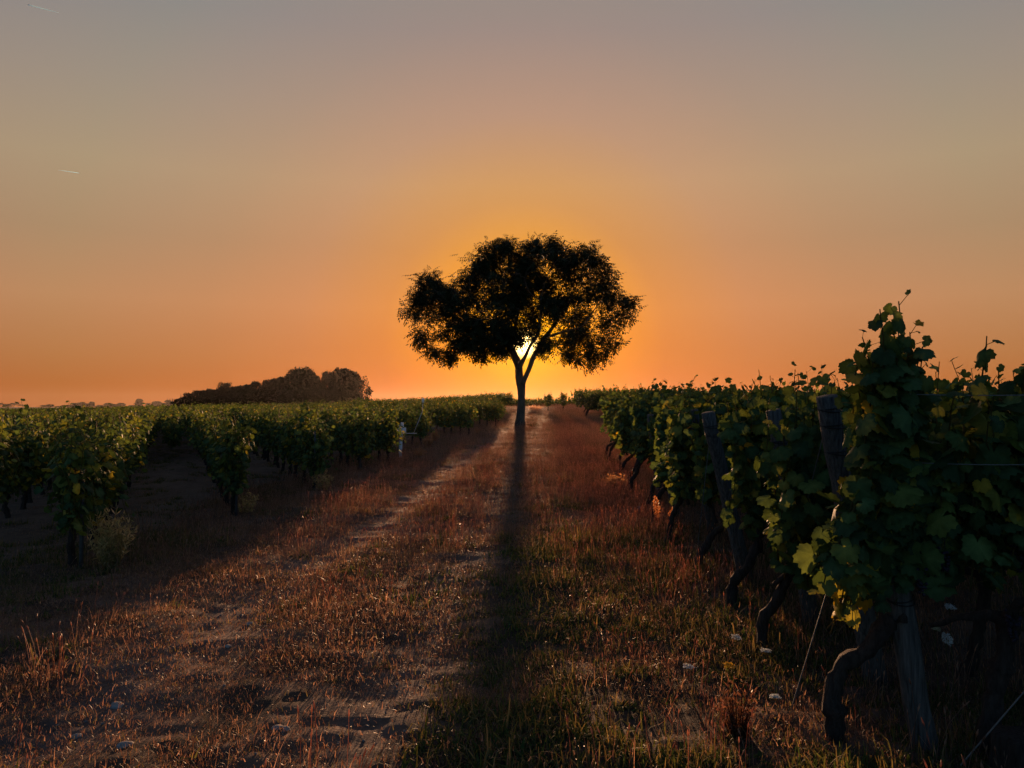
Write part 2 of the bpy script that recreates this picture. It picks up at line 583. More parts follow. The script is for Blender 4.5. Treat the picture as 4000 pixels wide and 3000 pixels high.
def grass():
    g = np.random.default_rng(5)
    dry, low, weed, seed = [], [], [], []
    for k in range(4):
        dry.append(blades(g, 70, .18, .010, .052, .0028, 2.8, STRAW + TAN[:1]).build('grass_tuft', M_GRASS, 'unlinked'))
    for k in range(3):
        low.append(blades(g, 80, .20, .008, .035, .0030, 3.2, STRAW + OLIVE[:1]).build('grass_tuft_low', M_GRASS, 'unlinked'))
    for k in range(4):
        mb = blades(g, 22, .09, .03, .09, .006, 1.6, OLIVE + GREEN[:1])
        b = blades(g, 16, .08, .015, .05, .015, 2.4, GREEN, 2)
        mb.add(b.V[0], None, b.Q[0], b.C[0])
        weed.append(mb.build('weed_tuft', M_WEED, 'unlinked'))
    for k in range(3):
        mb = blades(g, 14, .09, .04, .13, .0030, 1.1, TAN + OLIVE)
        seed_heads(mb, g, 7, .07, .22, .08, TAN)
        seed.append(mb.build('seeding_tuft', M_GRASS, 'unlinked'))

    def place(n, x0, x1, y0, y1, keep):
        t = g.uniform(0, 1, n)
        k = 0.35                                   # denser close to the camera
        y = (y0 ** k + (y1 ** k - y0 ** k) * t) ** (1 / k)
        u = g.uniform(x0, x1, n)
        x = u + TRACK * y
        m = g.uniform(0, 1, n) < keep(u, x, y)
        return x[m], y[m]

    def run(name, protos, n, x0, x1, y0, y1, keep, s0, s1, label, cat):
        x, y = place(n, x0, x1, y0, y1, keep)
        z = gz(x, y)
        m = len(x)
        sc = g.uniform(s0, s1, m) * (.75 + .6 * vnoise(x / .9, y / .9, 31))
        rot = np.stack([g.normal(0, .12, m), g.normal(0, .12, m), g.uniform(0, 6.28, m)], -1)
        scl = np.stack([sc * g.uniform(.9, 1.25, m), sc * g.uniform(.9, 1.25, m), sc], -1)
        scatter(name, protos, np.stack([x, y, z - .004], -1), rot, scl, g.integers(0, len(protos), m), label, cat)

    def k_dry(u, x, y):
        p = vnoise(x / .55, y / .55, 41) * .6 + vnoise(x / 1.7, y / 1.7, 42) * .4
        left = np.clip((-2.6 - u) / .4, 0, 1)
        mid = np.exp(-((u + 1.75) / .45) ** 2) * .75
        right = np.clip((u + .45) / .5, 0, 1) * np.clip((y - 3) / 12, .25, .8)
        d = np.maximum(np.maximum(left, mid), right) * np.clip((p - .34) * 3.6, .03, 1)
        return d * (1 - .95 * rut_mask(u, y)) * np.clip((y - .5) / 9, .38, 1) * (1 - .7 * weed_shade_zone(u, y))
    run('dry_grass', dry, 34000, -5.6, 2.9, 2.2, 75, k_dry, .75, 1.35, 'short dry tan grass growing along the vineyard track', 'grass')

    def k_low(u, x, y):
        return (1 - .62 * rut_mask(u, y)) * np.clip((y + 4) / 9, .75, 1) * np.clip(vnoise(x / .4, y / .4, 44) * 1.7 - .35, .04, 1)
    run('flattened_grass', low, 56000, -5.2, 3.4, 2.2, 66, k_low, .8, 1.5, 'flattened straw and matted grass on the track', 'grass')

    def k_weed(u, x, y):
        p = np.clip(vnoise(x / .8, y / .8, 46) * 2.4 - .85, 0, 1)
        d = np.clip((u + .35) / .9, 0.10, 1) + .75 * np.exp(-((u + 4.9) / .6) ** 2)
        return np.clip(d * p + .8 * weed_shade_zone(u, y) * np.clip(p + .25, 0, 1), 0, 1) * (1 - rut_mask(u, y))
    run('green_weeds', weed, 34000, -6.5, 5.0, 2.2, 60, k_weed, .8, 1.6, 'low green weeds spreading beside the right vine row', 'weeds')

    def k_seed(u, x, y):
        p = np.clip(vnoise(x / .7, y / .7, 48) * 2.4 - .7, 0, 1)
        return np.clip(p + np.clip((y - 9) / 12, 0, .25), 0, 1) * np.clip((y - 3.5) / 8, .18, 1) * np.maximum(np.clip((u + .3) / .8, 0.10, 1), np.clip((y - 6) / 9, .12, .40)) * (1 - .95 * rut_mask(u, y)) * (1 - .75 * weed_shade_zone(u, y))
    run('seeding_grass', seed, 44000, -5.4, 5.0, 2.2, 75, k_seed, .75, 1.3, 'thin seeding grass catching light right of the tree shadow', 'grass')

    # sparse growth between the vine rows on the left
    n = 34000
    x, y = g.uniform(-34, 0, n), g.uniform(3, 62, n)
    m = (track_u(x, y) < -5.2) & (y > 5.5) & (vnoise(x / .8, y / .8, 51) > .42)
    x, y = x[m], y[m]
    m = len(x)
    rot = np.stack([np.zeros(m), np.zeros(m), g.uniform(0, 6.28, m)], -1)
    sc = g.uniform(.8, 1.7, m)
    scatter('row_grass', dry[:2] + weed[:2] + low[:1], np.stack([x, y, gz(x, y)], -1), rot, np.repeat(sc[:, None], 3, 1), g.integers(0, 5, m),
            'thin weedy grass on the shaded ground between left rows', 'grass')


# ------------------------------------------------------------------ vine leaves
def leaf_template(n_out, serr):
    a = np.array([-88, -70, -48, -28, -12, 6, 22, 38, 50, 62, 76, 90.])
    r = np.array([.12, .52, .68, .78, .80, .71, .84, .93, .88, .79, .90, 1.02])
    aa = np.linspace(-88, 90, n_out)
    rr = np.interp(aa, a, r)
    if serr:
        rr = rr * (1 + serr * np.where(np.arange(n_out) % 2 == 0, 1, -1))
    aa = np.radians(np.concatenate([aa, (180 - aa[::-1])[1:]]))
    rr = np.concatenate([rr, rr[::-1][1:]])
    x, y = rr * np.cos(aa) * .92, rr * np.sin(aa) * .95
    rad = np.hypot(x, y)
    z = -.24 * rad ** 2 - .13 * np.abs(x) + .05 * np.sin(aa * 5)
    V = np.concatenate([[[0, 0, .03]], np.stack([x, y, z], -1)])
    n = len(x)
    i = np.arange(n)
    T = np.stack([np.zeros(n, int), 1 + i, 1 + (i + 1) % n], -1)
    return V, T


LEAF_HI = leaf_template(19, .055)
LEAF_MID = leaf_template(10, 0.04)
LEAF_LO = (np.array([(0, -.35, 0), (.62, -.1, -.12), (.35, .75, -.18), (0, 1, -.3), (-.35, .75, -.18), (-.62, -.1, -.12), (0, .2, .05)]),
           np.array([(6, 0, 1), (6, 1, 2), (6, 2, 3), (6, 3, 4), (6, 4, 5), (6, 5, 0)]))
VINE_PAL = np.array([(.042, .080, .036), (.058, .104, .040), (.082, .130, .042), (.122, .160, .042), (.200, .205, .045), (.36, .27, .035), (.36, .060, .025)])
VINE_P = np.array([.28, .31, .22, .12, .055, .008, .0])


def add_leaves(mb, g, pos, tip, nrm, size, template, pal=VINE_PAL, prob=VINE_P, curl=(.4, 1.6)):
    V, T = template
    n = len(pos)
    t = unit(tip)
    nn = unit(nrm - t * np.sum(nrm * t, -1, keepdims=True))
    s = np.cross(t, nn)
    k = g.uniform(curl[0], curl[1], n) * np.where(g.uniform(0, 1, n) < .12, -1, 1)
    sk = g.uniform(.85, 1.15, n)
    P = pos[:, None] + size[:, None, None] * (V[None, :, 0:1] * sk[:, None, None] * s[:, None] + V[None, :, 1:2] * t[:, None]
                                              + V[None, :, 2:3] * k[:, None, None] * nn[:, None])
    c = pal[g.choice(len(pal), n, p=prob / prob.sum())] * g.uniform(.75, 1.25, (n, 1))
    m = len(V)
    F_ = (T[None] + (np.arange(n) * m)[:, None, None]).reshape(-1, 3)
    cv = np.repeat(c, m, 0).reshape(n, m, 3) * g.uniform(.80, 1.18, (n, m, 1))
    cv[:, 0] *= 1.45                                  # paler veins at the stalk
    mb.add(P.reshape(-1, 3), F_, None, cv.reshape(-1, 3))


def shoot_path(g, a, b, sag=0.0, n=9, wob=.03):
    a, b = np.asarray(a, float), np.asarray(b, float)
    t = np.linspace(0, 1, n)[:, None]
    p = a + (b - a) * t
    p[:, 2] += (sag * 4 * t * (1 - t))[:, 0]
    w = np.cumsum(g.normal(0, wob, (n, 3)), 0)
    w -= w[0]
    return p + w * .6


def leafy(mb, g, paths, step, size, template, out_axis, prob=VINE_P, stem=True, keep=1.0, offs=.075):
    """leaves set alternately along each shoot, hanging and facing out of the row"""
    for p in paths:
        seg = np.linalg.norm(np.diff(p, axis=0), axis=1)
        L = np.concatenate([[0], np.cumsum(seg)])
        if stem:
            mb.tube(p, np.linspace(.0050, .0026, len(p)), 4, (.10, .085, .03), False)
        s = np.arange(step * g.uniform(.2, 1), L[-1], step)
        if len(s) == 0:
            continue
        if keep < 1:
            s = s[g.uniform(0, 1, len(s)) < keep]
        n = len(s)
        pos = np.stack([np.interp(s, L, p[:, i]) for i in range(3)], -1)
        sd = np.where((np.arange(n) + g.integers(0, 2)) % 2 == 0, 1, -1)[:, None]
        out = out_axis * sd + g.normal(0, .55, (n, 3)) * np.array((1, 1, .5))
        out = unit(out)
        frac = (s / L[-1])[:, None]
        up = np.array((0, 0, 1.))
        tip = -up * g.uniform(.3, 1.1, (n, 1)) + out * .6 + g.normal(0, .3, (n, 3)) + up * np.clip(frac - .85, 0, 1) * 4
        nrm = out * .9 + up * g.uniform(.0, 1.3, (n, 1)) + g.normal(0, .4, (n, 3))
        sz = size * g.uniform(.5, 1.25, n) * np.interp(frac[:, 0], [0, .75, 1], [1, .95, .42])
        lp = pos + out * g.uniform(.3, 1.2, (n, 1)) * offs + up * .02
        add_leaves(mb, g, lp, tip, nrm, sz, template, prob=prob)
        w_ = unit(np.cross(lp - pos, out_axis + np.array((.3, 0, .6)))) * .0016          # leaf stalks
        q4 = np.stack([pos - w_, pos + w_, lp + w_, lp - w_], 1).reshape(-1, 3)
        mb.add(q4, None, np.arange(len(q4)).reshape(-1, 4), (.12, .10, .035))


YAX = np.array((0, 1.0, 0))


def vine_mesh(g, name, half, z0, ztop, thick, n_sh, step, size, template, x_shift=0.0, spill=.35, parent='unlinked', tall=.20):
    """foliage of one trained vine: local x runs along its row"""
    mb = MB()
    paths = []
    for i in range(n_sh):
        x = -half + 2 * half * (i + g.uniform(0, 1)) / n_sh + x_shift
        y = g.normal(0, .05)
        zt = ztop + g.normal(0, .06) + (g.uniform(.04, tall) if g.uniform() < .12 else 0)
        sp = g.normal(0, thick)
        paths.append(shoot_path(g, (x, y, z0 + g.uniform(-.04, .12)), (x + g.normal(0, .10), y + sp, zt), 0, 9, .035))
        if g.uniform() < spill:
            q = paths[-1]
            k = g.integers(4, 8)
            sg = 1 if g.uniform() < .5 else -1
            e = q[k] + np.array((g.normal(0, .14), sg * g.uniform(.10, .26), -g.uniform(.15, .55)))
            e[2] = max(e[2], z0 - .18)
            paths.append(shoot_path(g, q[k], e, .10, 7, .02))
    leafy(mb, g, paths, step, size, template, YAX)
    return mb.build(name, M_VINE, parent)


def trunk_mesh(g, name, pts, r0, r1, arms=(), parent='unlinked'):
    mb = MB()
    p = np.asarray(pts, float)
    n = 22
    t = np.linspace(0, len(p) - 1, n)
    q = np.stack([np.interp(t, np.arange(len(p)), p[:, i]) for i in range(3)], -1)
    q[1:-1] = (q[:-2] + q[1:-1] * 2 + q[2:]) / 4
    q[1:, :2] += np.cumsum(g.normal(0, .0055, (n - 1, 2)), 0)
    rad = np.interp(np.linspace(0, 1, n), [0, .08, .25, .8, 1], [r0 * 1.35, r0 * 1.1, r0, r1 * 1.05, r1 * 1.35])
    rad = rad * (1 + g.normal(0, .10, n)) * (1 + .22 * (g.uniform(0, 1, n) < .14))
    mb.tube(q, rad, 11, (1, 1, 1), True, .20, int(g.integers(1e6)))
    for a in arms:
        a = np.asarray(a, float)
        t = np.linspace(0, len(a) - 1, 9)
        b = np.stack([np.interp(t, np.arange(len(a)), a[:, i]) for i in range(3)], -1)
        b[1:] += np.cumsum(g.normal(0, .006, (8, 3)), 0)
        mb.tube(b, np.linspace(r1 * .8, r1 * .32, 9) * (1 + g.normal(0, .12, 9)), 8, (1, 1, 1), True, .20, int(g.integers(1e6)))
    return mb.build(name, M_BARK, parent, True)


gv = np.random.default_rng(23)
# left rows: clipped, about 1.35 m tall
LEFT_FOL = [vine_mesh(gv, 'foliage', .56, .36, 1.24, .12, 20, .055, .078, LEAF_MID, 0, .55) for _ in range(6)]
LEFT_TRUNK = [trunk_mesh(gv, 'trunk', [(0, 0, -.05), (gv.normal(0, .03), gv.normal(0, .03), .2), (gv.normal(0, .04), gv.normal(0, .04), .42), (0, 0, .58)], .036, .027,
                         [[(0, 0, .55), (.2, 0, .62), (.45, 0, .62)], [(0, 0, .55), (-.2, 0, .63), (-.45, 0, .6)]]) for _ in range(4)]
# right rows: taller, less clipped
RIGHT_FOL = [vine_mesh(gv, 'foliage', .52, .60, 1.66, .12, 19, .060, .102, LEAF_MID, .1) for _ in range(4)]
RIGHT_END = [vine_mesh(gv, 'foliage', .42, .47 + .06 * (k % 3), 1.60 + .04 * (k % 3), .12, 23, .053, .089, LEAF_HI, .50 + gv.normal(0, .04), .7) for k in range(5)]
RIGHT_END_TRUNK = [trunk_mesh(gv, 'trunk', [(0, 0, -.06), (gv.normal(.04, .04), gv.normal(0, .04), .17), (gv.normal(.13, .05), gv.normal(0, .04), .34), (gv.normal(.24, .06), gv.normal(0, .03), gv.normal(.50, .04)), (.36, 0, .66)], gv.uniform(.028, .038), .026,
                              [[(.40, 0, .60), (.6, 0, .66), (.85, 0, .66)], [(gv.normal(.2, .05), 0, .44), (.2, gv.normal(0, .06), .60), (.15, 0, .72)]]) for _ in range(6)]
RIGHT_TRUNK = [trunk_mesh(gv, 'trunk', [(0, 0, -.06), (.05, .02, .2), (.12, 0, .42), (.1, 0, .64)], .036, .028,
                          [[(.1, 0, .6), (.3, 0, .66), (.6, 0, .66)], [(.1, 0, .6), (-.1, 0, .66), (-.4, 0, .64)]]) for _ in range(2)]
FAR_FOL = [vine_mesh(gv, 'vine_foliage', .62, .40, 1.20, .13, 13, .080, .115, LEAF_LO, 0, .3, tall=.05) for _ in range(4)]
FAR_TALL = [vine_mesh(gv, 'vine_foliage_tall', .62, .55, 1.62, .15, 14, .085, .13, LEAF_LO, 0, .3) for _ in range(3)]


def plant_vine(x, y, rz, fol, trk, label, group, scale=1.0, flip=1.0):
    t = thing('grapevine', label, 'grapevine', (x, y, float(terrain(x, y))), rz, group)
    f = copy_part(fol, t, 'foliage')
    f.scale = (scale, flip * scale, scale)
    k = copy_part(trk, t, 'trunk')
    k.scale = (1, flip, 1)
    return t


# ------------------------------------------------------------------ left rows
L_DIR = R(23.6)
DL = np.array((-math.sin(L_DIR), math.cos(L_DIR)))
ends_px = [(309, 2218), (911, 2017), (1218, 1912), (1397, 1843), (1512, 1818), (1641, 1748), (1827, 1704), (1934, 1669)]
L_ENDS = [ground_at(*p)[:2] for p in ends_px]
e0, e1 = L_ENDS[0], L_ENDS[1]
STEP_L = np.array((TRACK * 3.0, 3.0))
before = [e0 - STEP_L * k for k in range(1, 24)]
after = []
p = L_ENDS[-1].copy()
while p[1] < 66:
    p = p + np.array((TRACK * 4.2, 4.2)) + np.array((-.12, 0))
    after.append(p.copy())
ROW_NAMES = ['first left row, with the pale bushy weed at its foot', 'second left row, ending in a narrow drooping vine',
             'third left row, which shows its trunks above a grey weed', 'fourth left row, with two bare trunks at its end',
             'fifth left row, behind the white sensor mast', 'sixth left row, beside the glowing dry bush',
             'seventh left row, a narrow one nearing the tree', 'eighth left row, just left of the tree trunk']
END_LABELS = ['big leafy vine ending the nearest left row beside a pale bushy weed', 'narrow drooping vine on a dark stake, second row end from the left',
              'dark full vine ending the third left row above a low grey weed', 'vine with two bare crooked trunks ending the fourth left row',
              'dark vine standing just left of the white sensor mast', 'vine with a pointed foot beside the glowing orange dry bush',
              'small upright vine with grass showing on both sides, left of the tree', 'small dark vine nearest the left side of the tree trunk']
all_far = []          # vines that go into the one mass of far vines
gl = np.random.default_rng(77)


def in_view(x, y, m=60):
    if y < 1.0:
        return False
    px = 2000 + F * x / (y * math.cos(PITCH))
    return -m < px < 4000 + m


def stake(x, y, h, label, group):
    z = float(terrain(x, y))
    t = thing('vine_stake', label, 'stake', (x, y, z), 0, group)
    m = MB()
    m.tube([(0, 0, -.1), (.004, 0, h * .5), (0, .006, h)], .019, 6, (1, 1, 1), True, .08, int(h * 1000))
    m.build('stake', M_STEEL, t)
    w = MB()
    w.tube([(.022 * math.cos(a), .022 * math.sin(a), h * .82 + .004 * math.sin(a * 2)) for a in np.linspace(0, 6.28, 9)], .0025, 4, (1, 1, 1), False)
    w.build('wire_tie', M_TIE, t)


n_left = 0
for ri, e in enumerate(before[:3][::-1] + L_ENDS + after[:4]):
    k = ri - 3                                    # 0 is the first row with a visible end
    for s in np.arange(0, 60, 1.02):
        q = e + DL * s + gl.normal(0, .02, 2)
        lim = 30 if k < 0 else (33 if k < 4 else (38 if k < 6 else 46))
        if k >= 8 and s > 2.5 or q[1] > lim or (k >= 5 and s > 9):
            all_far.append((q[0], q[1], L_DIR + PI / 2, 0))
            continue
        if not in_view(q[0], q[1], 250) or q[1] < 4.5:
            continue
        first = s < .5
        if first and 0 <= k < 8:
            lab, grp = END_LABELS[k], 'vines ending the left rows'
        elif k < 0:
            lab, grp = ('leafy vine in the row that runs in from the left edge', 'trellised vine farther in along the left edge of the picture',
                        'vine of the left field beyond the edge rows')[min(-k - 1, 2)], 'vines in rows at the left edge'
        elif k >= 8:
            lab, grp = 'small vine ending a row beyond the tree trunk', 'vines beyond the tree'
        else:
            lab, grp = 'trellised vine inside the ' + ROW_NAMES[k], 'vines of the ' + ROW_NAMES[k].split(',')[0]
        fi = int(gl.integers(6))
        plant_vine(q[0], q[1], L_DIR + PI / 2 + (PI if gl.uniform() < .5 else 0), LEFT_FOL[fi], LEFT_TRUNK[int(gl.integers(4))], lab, grp,
                   gl.uniform(.95, 1.07) * (1.0 if k != 1 else .97), 1 if gl.uniform() < .5 else -1)
        n_left += 1
STAKE_LABELS = ['thin dark stake in the end vine of the nearest left row', 'thin dark stake through the narrow drooping vine',
                'thin stake behind the leaves ending the third left row', 'thin stake beside the bare crooked trunks of the fourth left row']
for k in range(4):
    e = L_ENDS[k] - DL * .12
    stake(e[0] + .03, e[1], 1.08, STAKE_LABELS[k], 'stakes at the left row ends')
for k, s, lab in ((1, 4.1, 'thin stake inside the second left row'), (3, 3.1, 'thin stake standing clear in the fourth left row')):
    q = L_ENDS[k] + DL * s
    stake(q[0] + .2, q[1], 1.05, lab, 'stakes inside the left rows')

# shorter rows that start farther back, between the near ones
for ri, e in enumerate(before[:3][::-1] + L_ENDS[:3]):
    nx = (before[:3][::-1] + L_ENDS)[ri + 1]
    for s in np.arange(0, 60, 1.05):
        q = (e + nx) / 2 + DL * (s + 14.5)
        all_far.append((q[0], q[1], L_DIR + PI / 2, 0))
# every other left row, and the far ends of the near ones, merge into one mass
for e in before[3:] + after[4:]:
    for s in np.arange(0, 60, 1.02):
        q = e + DL * s
        all_far.append((q[0], q[1], L_DIR + PI / 2, 0))
for e in before + L_ENDS + after:
    for s in np.concatenate([np.arange(60, 110, 1.2), np.arange(110, 190, 1.8)]):
        q = e + DL * s
        all_far.append((q[0], q[1], L_DIR + PI / 2, 0))
# rows across the crest beyond the tree
for yy in np.arange(84, 135, 1.9):
    for xx in np.arange(-22, 40, 1.2):
        if xx > -6 - (yy - 84) * .3:
            all_far.append((xx, yy + gl.normal(0, .05), .05, 0))

# ------------------------------------------------------------------ right rows
RD = R(-21.5)
DR = np.array((math.cos(RD), math.sin(RD)))
R_Z = [5.08, 6.25, 7.68, 9.0, 10.25, 11.75, 13.45, 14.7, 16.0, 17.3, 18.8, 20.3]
R_NAMES = ['second', 'third', 'fourth', 'fifth', 'sixth', 'seventh', 'eighth', 'ninth', 'tenth', 'eleventh', 'twelfth', 'thirteenth']
gr = np.random.default_rng(101)
for i, z in enumerate(R_Z):
    x = 1.40 + TRACK * z + gr.normal(0, .05)
    plant_vine(x, z, RD, RIGHT_END[i % 5], RIGHT_END_TRUNK[i % 6],
               'end vine with a crooked trunk leaning inward, %s right row from the camera' % R_NAMES[i], 'vines ending the right rows',
               gr.uniform(.97, 1.05), 1 if i % 2 else -1)
    for j, s in enumerate((1.15, 2.05, 2.95, 3.9)):
        q = np.array((x, z)) + DR * s
        if j < (3 if i < 4 else 2):
            plant_vine(q[0], q[1], RD, RIGHT_FOL[(i + j) % 4], RIGHT_TRUNK[j % 2],
                       'tall vine behind the end post of the %s right row' % R_NAMES[i], 'vines inside the right rows', gr.uniform(.97, 1.06), 1 if gr.uniform() < .5 else -1)
    for s in np.arange(3.9 if i >= 4 else 3.9, 24, .95):
        q = np.array((x, z)) + DR * s
        if q[1] > 2.6:
            all_far.append((q[0], q[1], RD, 1))
# second block on the crest
for i, z in enumerate(np.arange(52, 66, 1.6)):
    x = 5.0 + (z - 52) * .06
    for j, s in enumerate(np.arange(0, 40, 1.0)):
        q = np.array((x, z)) + DR * s
        if j < 1 and i < 4:
            plant_vine(q[0], q[1], RD, RIGHT_END[2 + i % 2], RIGHT_END_TRUNK[i % 3], 'end vine of the distant block right of the crest', 'vines ending the distant right block', .95)
        else:
            all_far.append((q[0], q[1], RD, 1))
for px, lab in ((2142, 'small column shaped vine on the crest just right of the tree'), (2201, 'second column shaped vine on the crest, farther right of the tree')):
    q = ground_at(px, 1606)
    plant_vine(q[0], q[1], R(100), LEFT_FOL[2 if px < 2200 else 4], LEFT_TRUNK[0], lab, 'lone vines on the crest', 1.14)
    print('column', q)
    all_far.append((q[0] + .05, q[1] + 1.1, R(100), 0))

pts = np.array([(a, b) for a, b, _, _ in all_far])
rz = np.array([c for _, _, c, _ in all_far])
kd = np.array([d for _, _, _, d in all_far])
px_ = 2000 + F * pts[:, 0] / np.maximum(pts[:, 1], .5)
keep = (pts[:, 1] > 2.6) & (px_ > -500) & (px_ < 4900) & ~((np.abs(track_u(pts[:, 0], pts[:, 1]) + 1.6) < 2.6) & (pts[:, 1] < 64))
pts, rz, kd = pts[keep], rz[keep], kd[keep]
n = len(pts)
sc = gl.uniform(.93, 1.10, n) * np.where(kd == 1, 1.0, 1.0)
idx = np.where(kd == 1, 4 + gl.integers(0, 3, n), gl.integers(0, 4, n))
scatter('vineyard', FAR_FOL + FAR_TALL, np.stack([pts[:, 0], pts[:, 1], terrain(pts[:, 0], pts[:, 1])], -1),
        np.stack([np.zeros(n), np.zeros(n), rz + PI * gl.integers(0, 2, n)], -1), np.repeat(sc[:, None], 3, 1), idx,
        'green mass of far vine rows stretching to the horizon', 'vineyard')
print('left vines', n_left, 'mass vines', n)


# ------------------------------------------------------------------ nearest right row, vine by vine
def vine_near_one():
    g = np.random.default_rng(9)
    base = np.array((1.556, 3.70, float(terrain(1.556, 3.7))))
    t = thing('grapevine', 'tall dark vine over the big leaning post, the nearest and largest', 'grapevine', base, 0, 'vines of the nearest right row')
    w = lambda px, py, Y: at(px, py, Y) - base
    trunk_mesh(g, 'trunk', [(0, 0, -.06), w(3262, 2790, 3.7), w(3278, 2690, 3.69), w(3335, 2608, 3.67), w(3440, 2535, 3.64), w(3530, 2420, 3.6)], .040, .036,
               [[w(3525, 2430, 3.6), w(3540, 2330, 3.6), w(3520, 2200, 3.6)]], t)
    mb = MB()
    paths = []
    for k in range(26):                                         # the tall tuft that tops the post
        x0 = g.uniform(3380, 3620)
        tp = [(3482, 1205), (3465, 1260), (3520, 1275), (3385, 1340), (3420, 1300), (3560, 1330), (3585, 1290), (3470, 1330), (3520, 1420), (3400, 1420), (3560, 1440), (3370, 1380), (3440, 1350), (3540, 1310), (3600, 1340), (3500, 1250)][k % 16]
        paths.append(shoot_path(g, w(x0, 2250, 3.62), w(tp[0], tp[1] + 28, 3.56 + g.normal(0, .07)), 0, 11, .022))
    for k in range(13):                                          # body below it
        x0, x1 = g.uniform(3390, 3680), g.uniform(3370, 3680)
        paths.append(shoot_path(g, w(x0, 2300, 3.62 + g.normal(0, .05)), w(x1, g.uniform(1480, 1640), 3.62 + g.normal(0, .12)), 0, 9, .03))
    for a, b in (((3390, 1540), (3340, 2250)), ((3380, 1700), (3300, 2390)), ((3340, 1960), (3225, 2330)), ((3350, 1900), (3290, 2440)), ((3330, 2050), (3180, 2270)),
                 ((3360, 2100), (3225, 2440)), ((3400, 1700), (3340, 2380)), ((3430, 1900), (3390, 2350)), ((3650, 1800), (3600, 2280)), ((3480, 1900), (3450, 2330))):
        y = 3.58 + g.normal(0, .06)
        paths.append(shoot_path(g, w(a[0], a[1], y), w(b[0], b[1], y - .02), .05, 9, .02))
    leafy(mb, g, paths, .050, .090, LEAF_HI, np.array((-.25, -1.0, 0)), prob=np.array([.30, .32, .20, .10, .055, .025, 0]), offs=.085)
    # hanging sprig that has turned yellow
    yp = [shoot_path(g, w(3330, 2190, 3.60), w(3170, 2240, 3.56), .08, 7, .015), shoot_path(g, w(3300, 2220, 3.58), w(3215, 2480, 3.56), .02, 7, .015),
          shoot_path(g, w(3345, 2250, 3.58), w(3330, 2460, 3.57), .0, 7, .015)]
    leafy(mb, g, yp, .05, .085, LEAF_HI, np.array((-.2, -1.0, 0)), prob=np.array([.02, .14, .22, .22, .2, .19, .0]), offs=.05)
    mb.build('foliage', M_VINE, t)
    for c in (w(3690, 2120, 3.5), w(3600, 2210, 3.53)):          # dark bunches inside the leaves
        gb = MB()
        grape_bunch(gb, g, c)
        gb.build('grape_bunch', M_GRAPE, t)


M_GRAPE = solid_mat('dark_grape', (.010, .008, .016), (.030, .022, .040), 30, 0.5, None, 0)
ICO_V, ICO_F = None, None


def ico():
    global ICO_V, ICO_F
    if ICO_V is None:
        import bmesh
        b = bmesh.new()
        bmesh.ops.create_icosphere(b, subdivisions=1, radius=1)
        b.verts.ensure_lookup_table()
        ICO_V = np.array([v.co[:] for v in b.verts])
        ICO_F = np.array([[v.index for v in f.verts] for f in b.faces])
        b.free()
    return ICO_V, ICO_F


def grape_bunch(mb, g, c):
    V, T = ico()
    for k in range(38):
        h = g.uniform(0, 1)
        r = .034 * (1 - h * .75)
        a = g.uniform(0, 6.28)
        mb.add(V * .0085 + np.asarray(c) + (r * math.cos(a), r * math.sin(a), -.13 * h), T)
    mb.tube([np.asarray(c) + (0, 0, .05), np.asarray(c) - (0, 0, .02)], .002, 4)


def vine_near_two():
    g = np.random.default_rng(15)
    base = ground_at(3862, 2965)
    t = thing('grapevine', 'leafy vine right of the big leaning post, with one upright sprig', 'grapevine', base, 0, 'vines of the nearest right row')
    Y = base[1]
    w = lambda px, py, Y_: at(px, py, Y_) - base
    trunk_mesh(g, 'trunk', [(0, 0, -.05), w(3880, 2850, Y), w(3905, 2700, Y), w(3922, 2560, Y), w(3925, 2400, Y)], .042, .036,
               [[w(3925, 2420, Y), w(3840, 2398, Y + .03), w(3720, 2412, Y + .08), w(3610, 2450, Y + .14)], [w(3925, 2420, Y), w(3990, 2360, Y - .1), w(4150, 2330, Y - .25)]], t)
    mb = MB()
    paths = []
    for k in range(24):
        x0 = g.uniform(3660, 4120)
        paths.append(shoot_path(g, w(x0, g.uniform(2150, 2320), Y + g.normal(0, .06)), w(x0 + g.normal(0, 40), g.choice([1570, 1520, 1600, 1540, 1640]) - max(0, x0 - 3900) * .75, Y + .05 + g.normal(0, .12)), 0, 10, .026))
    for k in range(15):
        x0 = g.uniform(3640, 4060)
        y0 = g.uniform(1550, 1900)
        paths.append(shoot_path(g, w(x0, y0, Y - .05), w(x0 + g.normal(0, 35), y0 + g.uniform(250, 480), Y - .12), .05, 8, .02))
    for k in range(4):
        paths.append(shoot_path(g, w(4010 + 20 * k, 2000, Y), w(4000 + 25 * k, 1380 + 20 * k, Y + g.normal(0, .05)), 0, 10, .02))
    leafy(mb, g, paths, .053, .089, LEAF_HI, np.array((-.1, -1.0, 0)), prob=np.array([.26, .29, .22, .14, .07, .02, 0]), offs=.085)
    sp = shoot_path(g, w(3815, 1640, Y), w(3838, 1300, Y), 0, 9, .006)
    leafy(mb, g, [sp], .055, .070, LEAF_HI, np.array((1.0, -.3, 0)), prob=np.array([.3, .4, .2, .1, 0, 0, 0]), offs=.05)
    mb.build('foliage', M_VINE, t)
    for c in (w(3960, 2390, Y - .08), w(3975, 2120, Y - .1)):
        gb = MB()
        grape_bunch(gb, g, c)
        gb.build('grape_bunch', M_GRAPE, t)
    for j, s in enumerate((1.0, 1.9)):
        q = base[:2] + DR * s
        if q[1] > 1.5:
            plant_vine(q[0], q[1], RD, RIGHT_FOL[j], RIGHT_TRUNK[0], 'vine of the nearest right row continuing out of the right edge', 'vines of the nearest right row', 1.02)


vine_near_one()
vine_near_two()


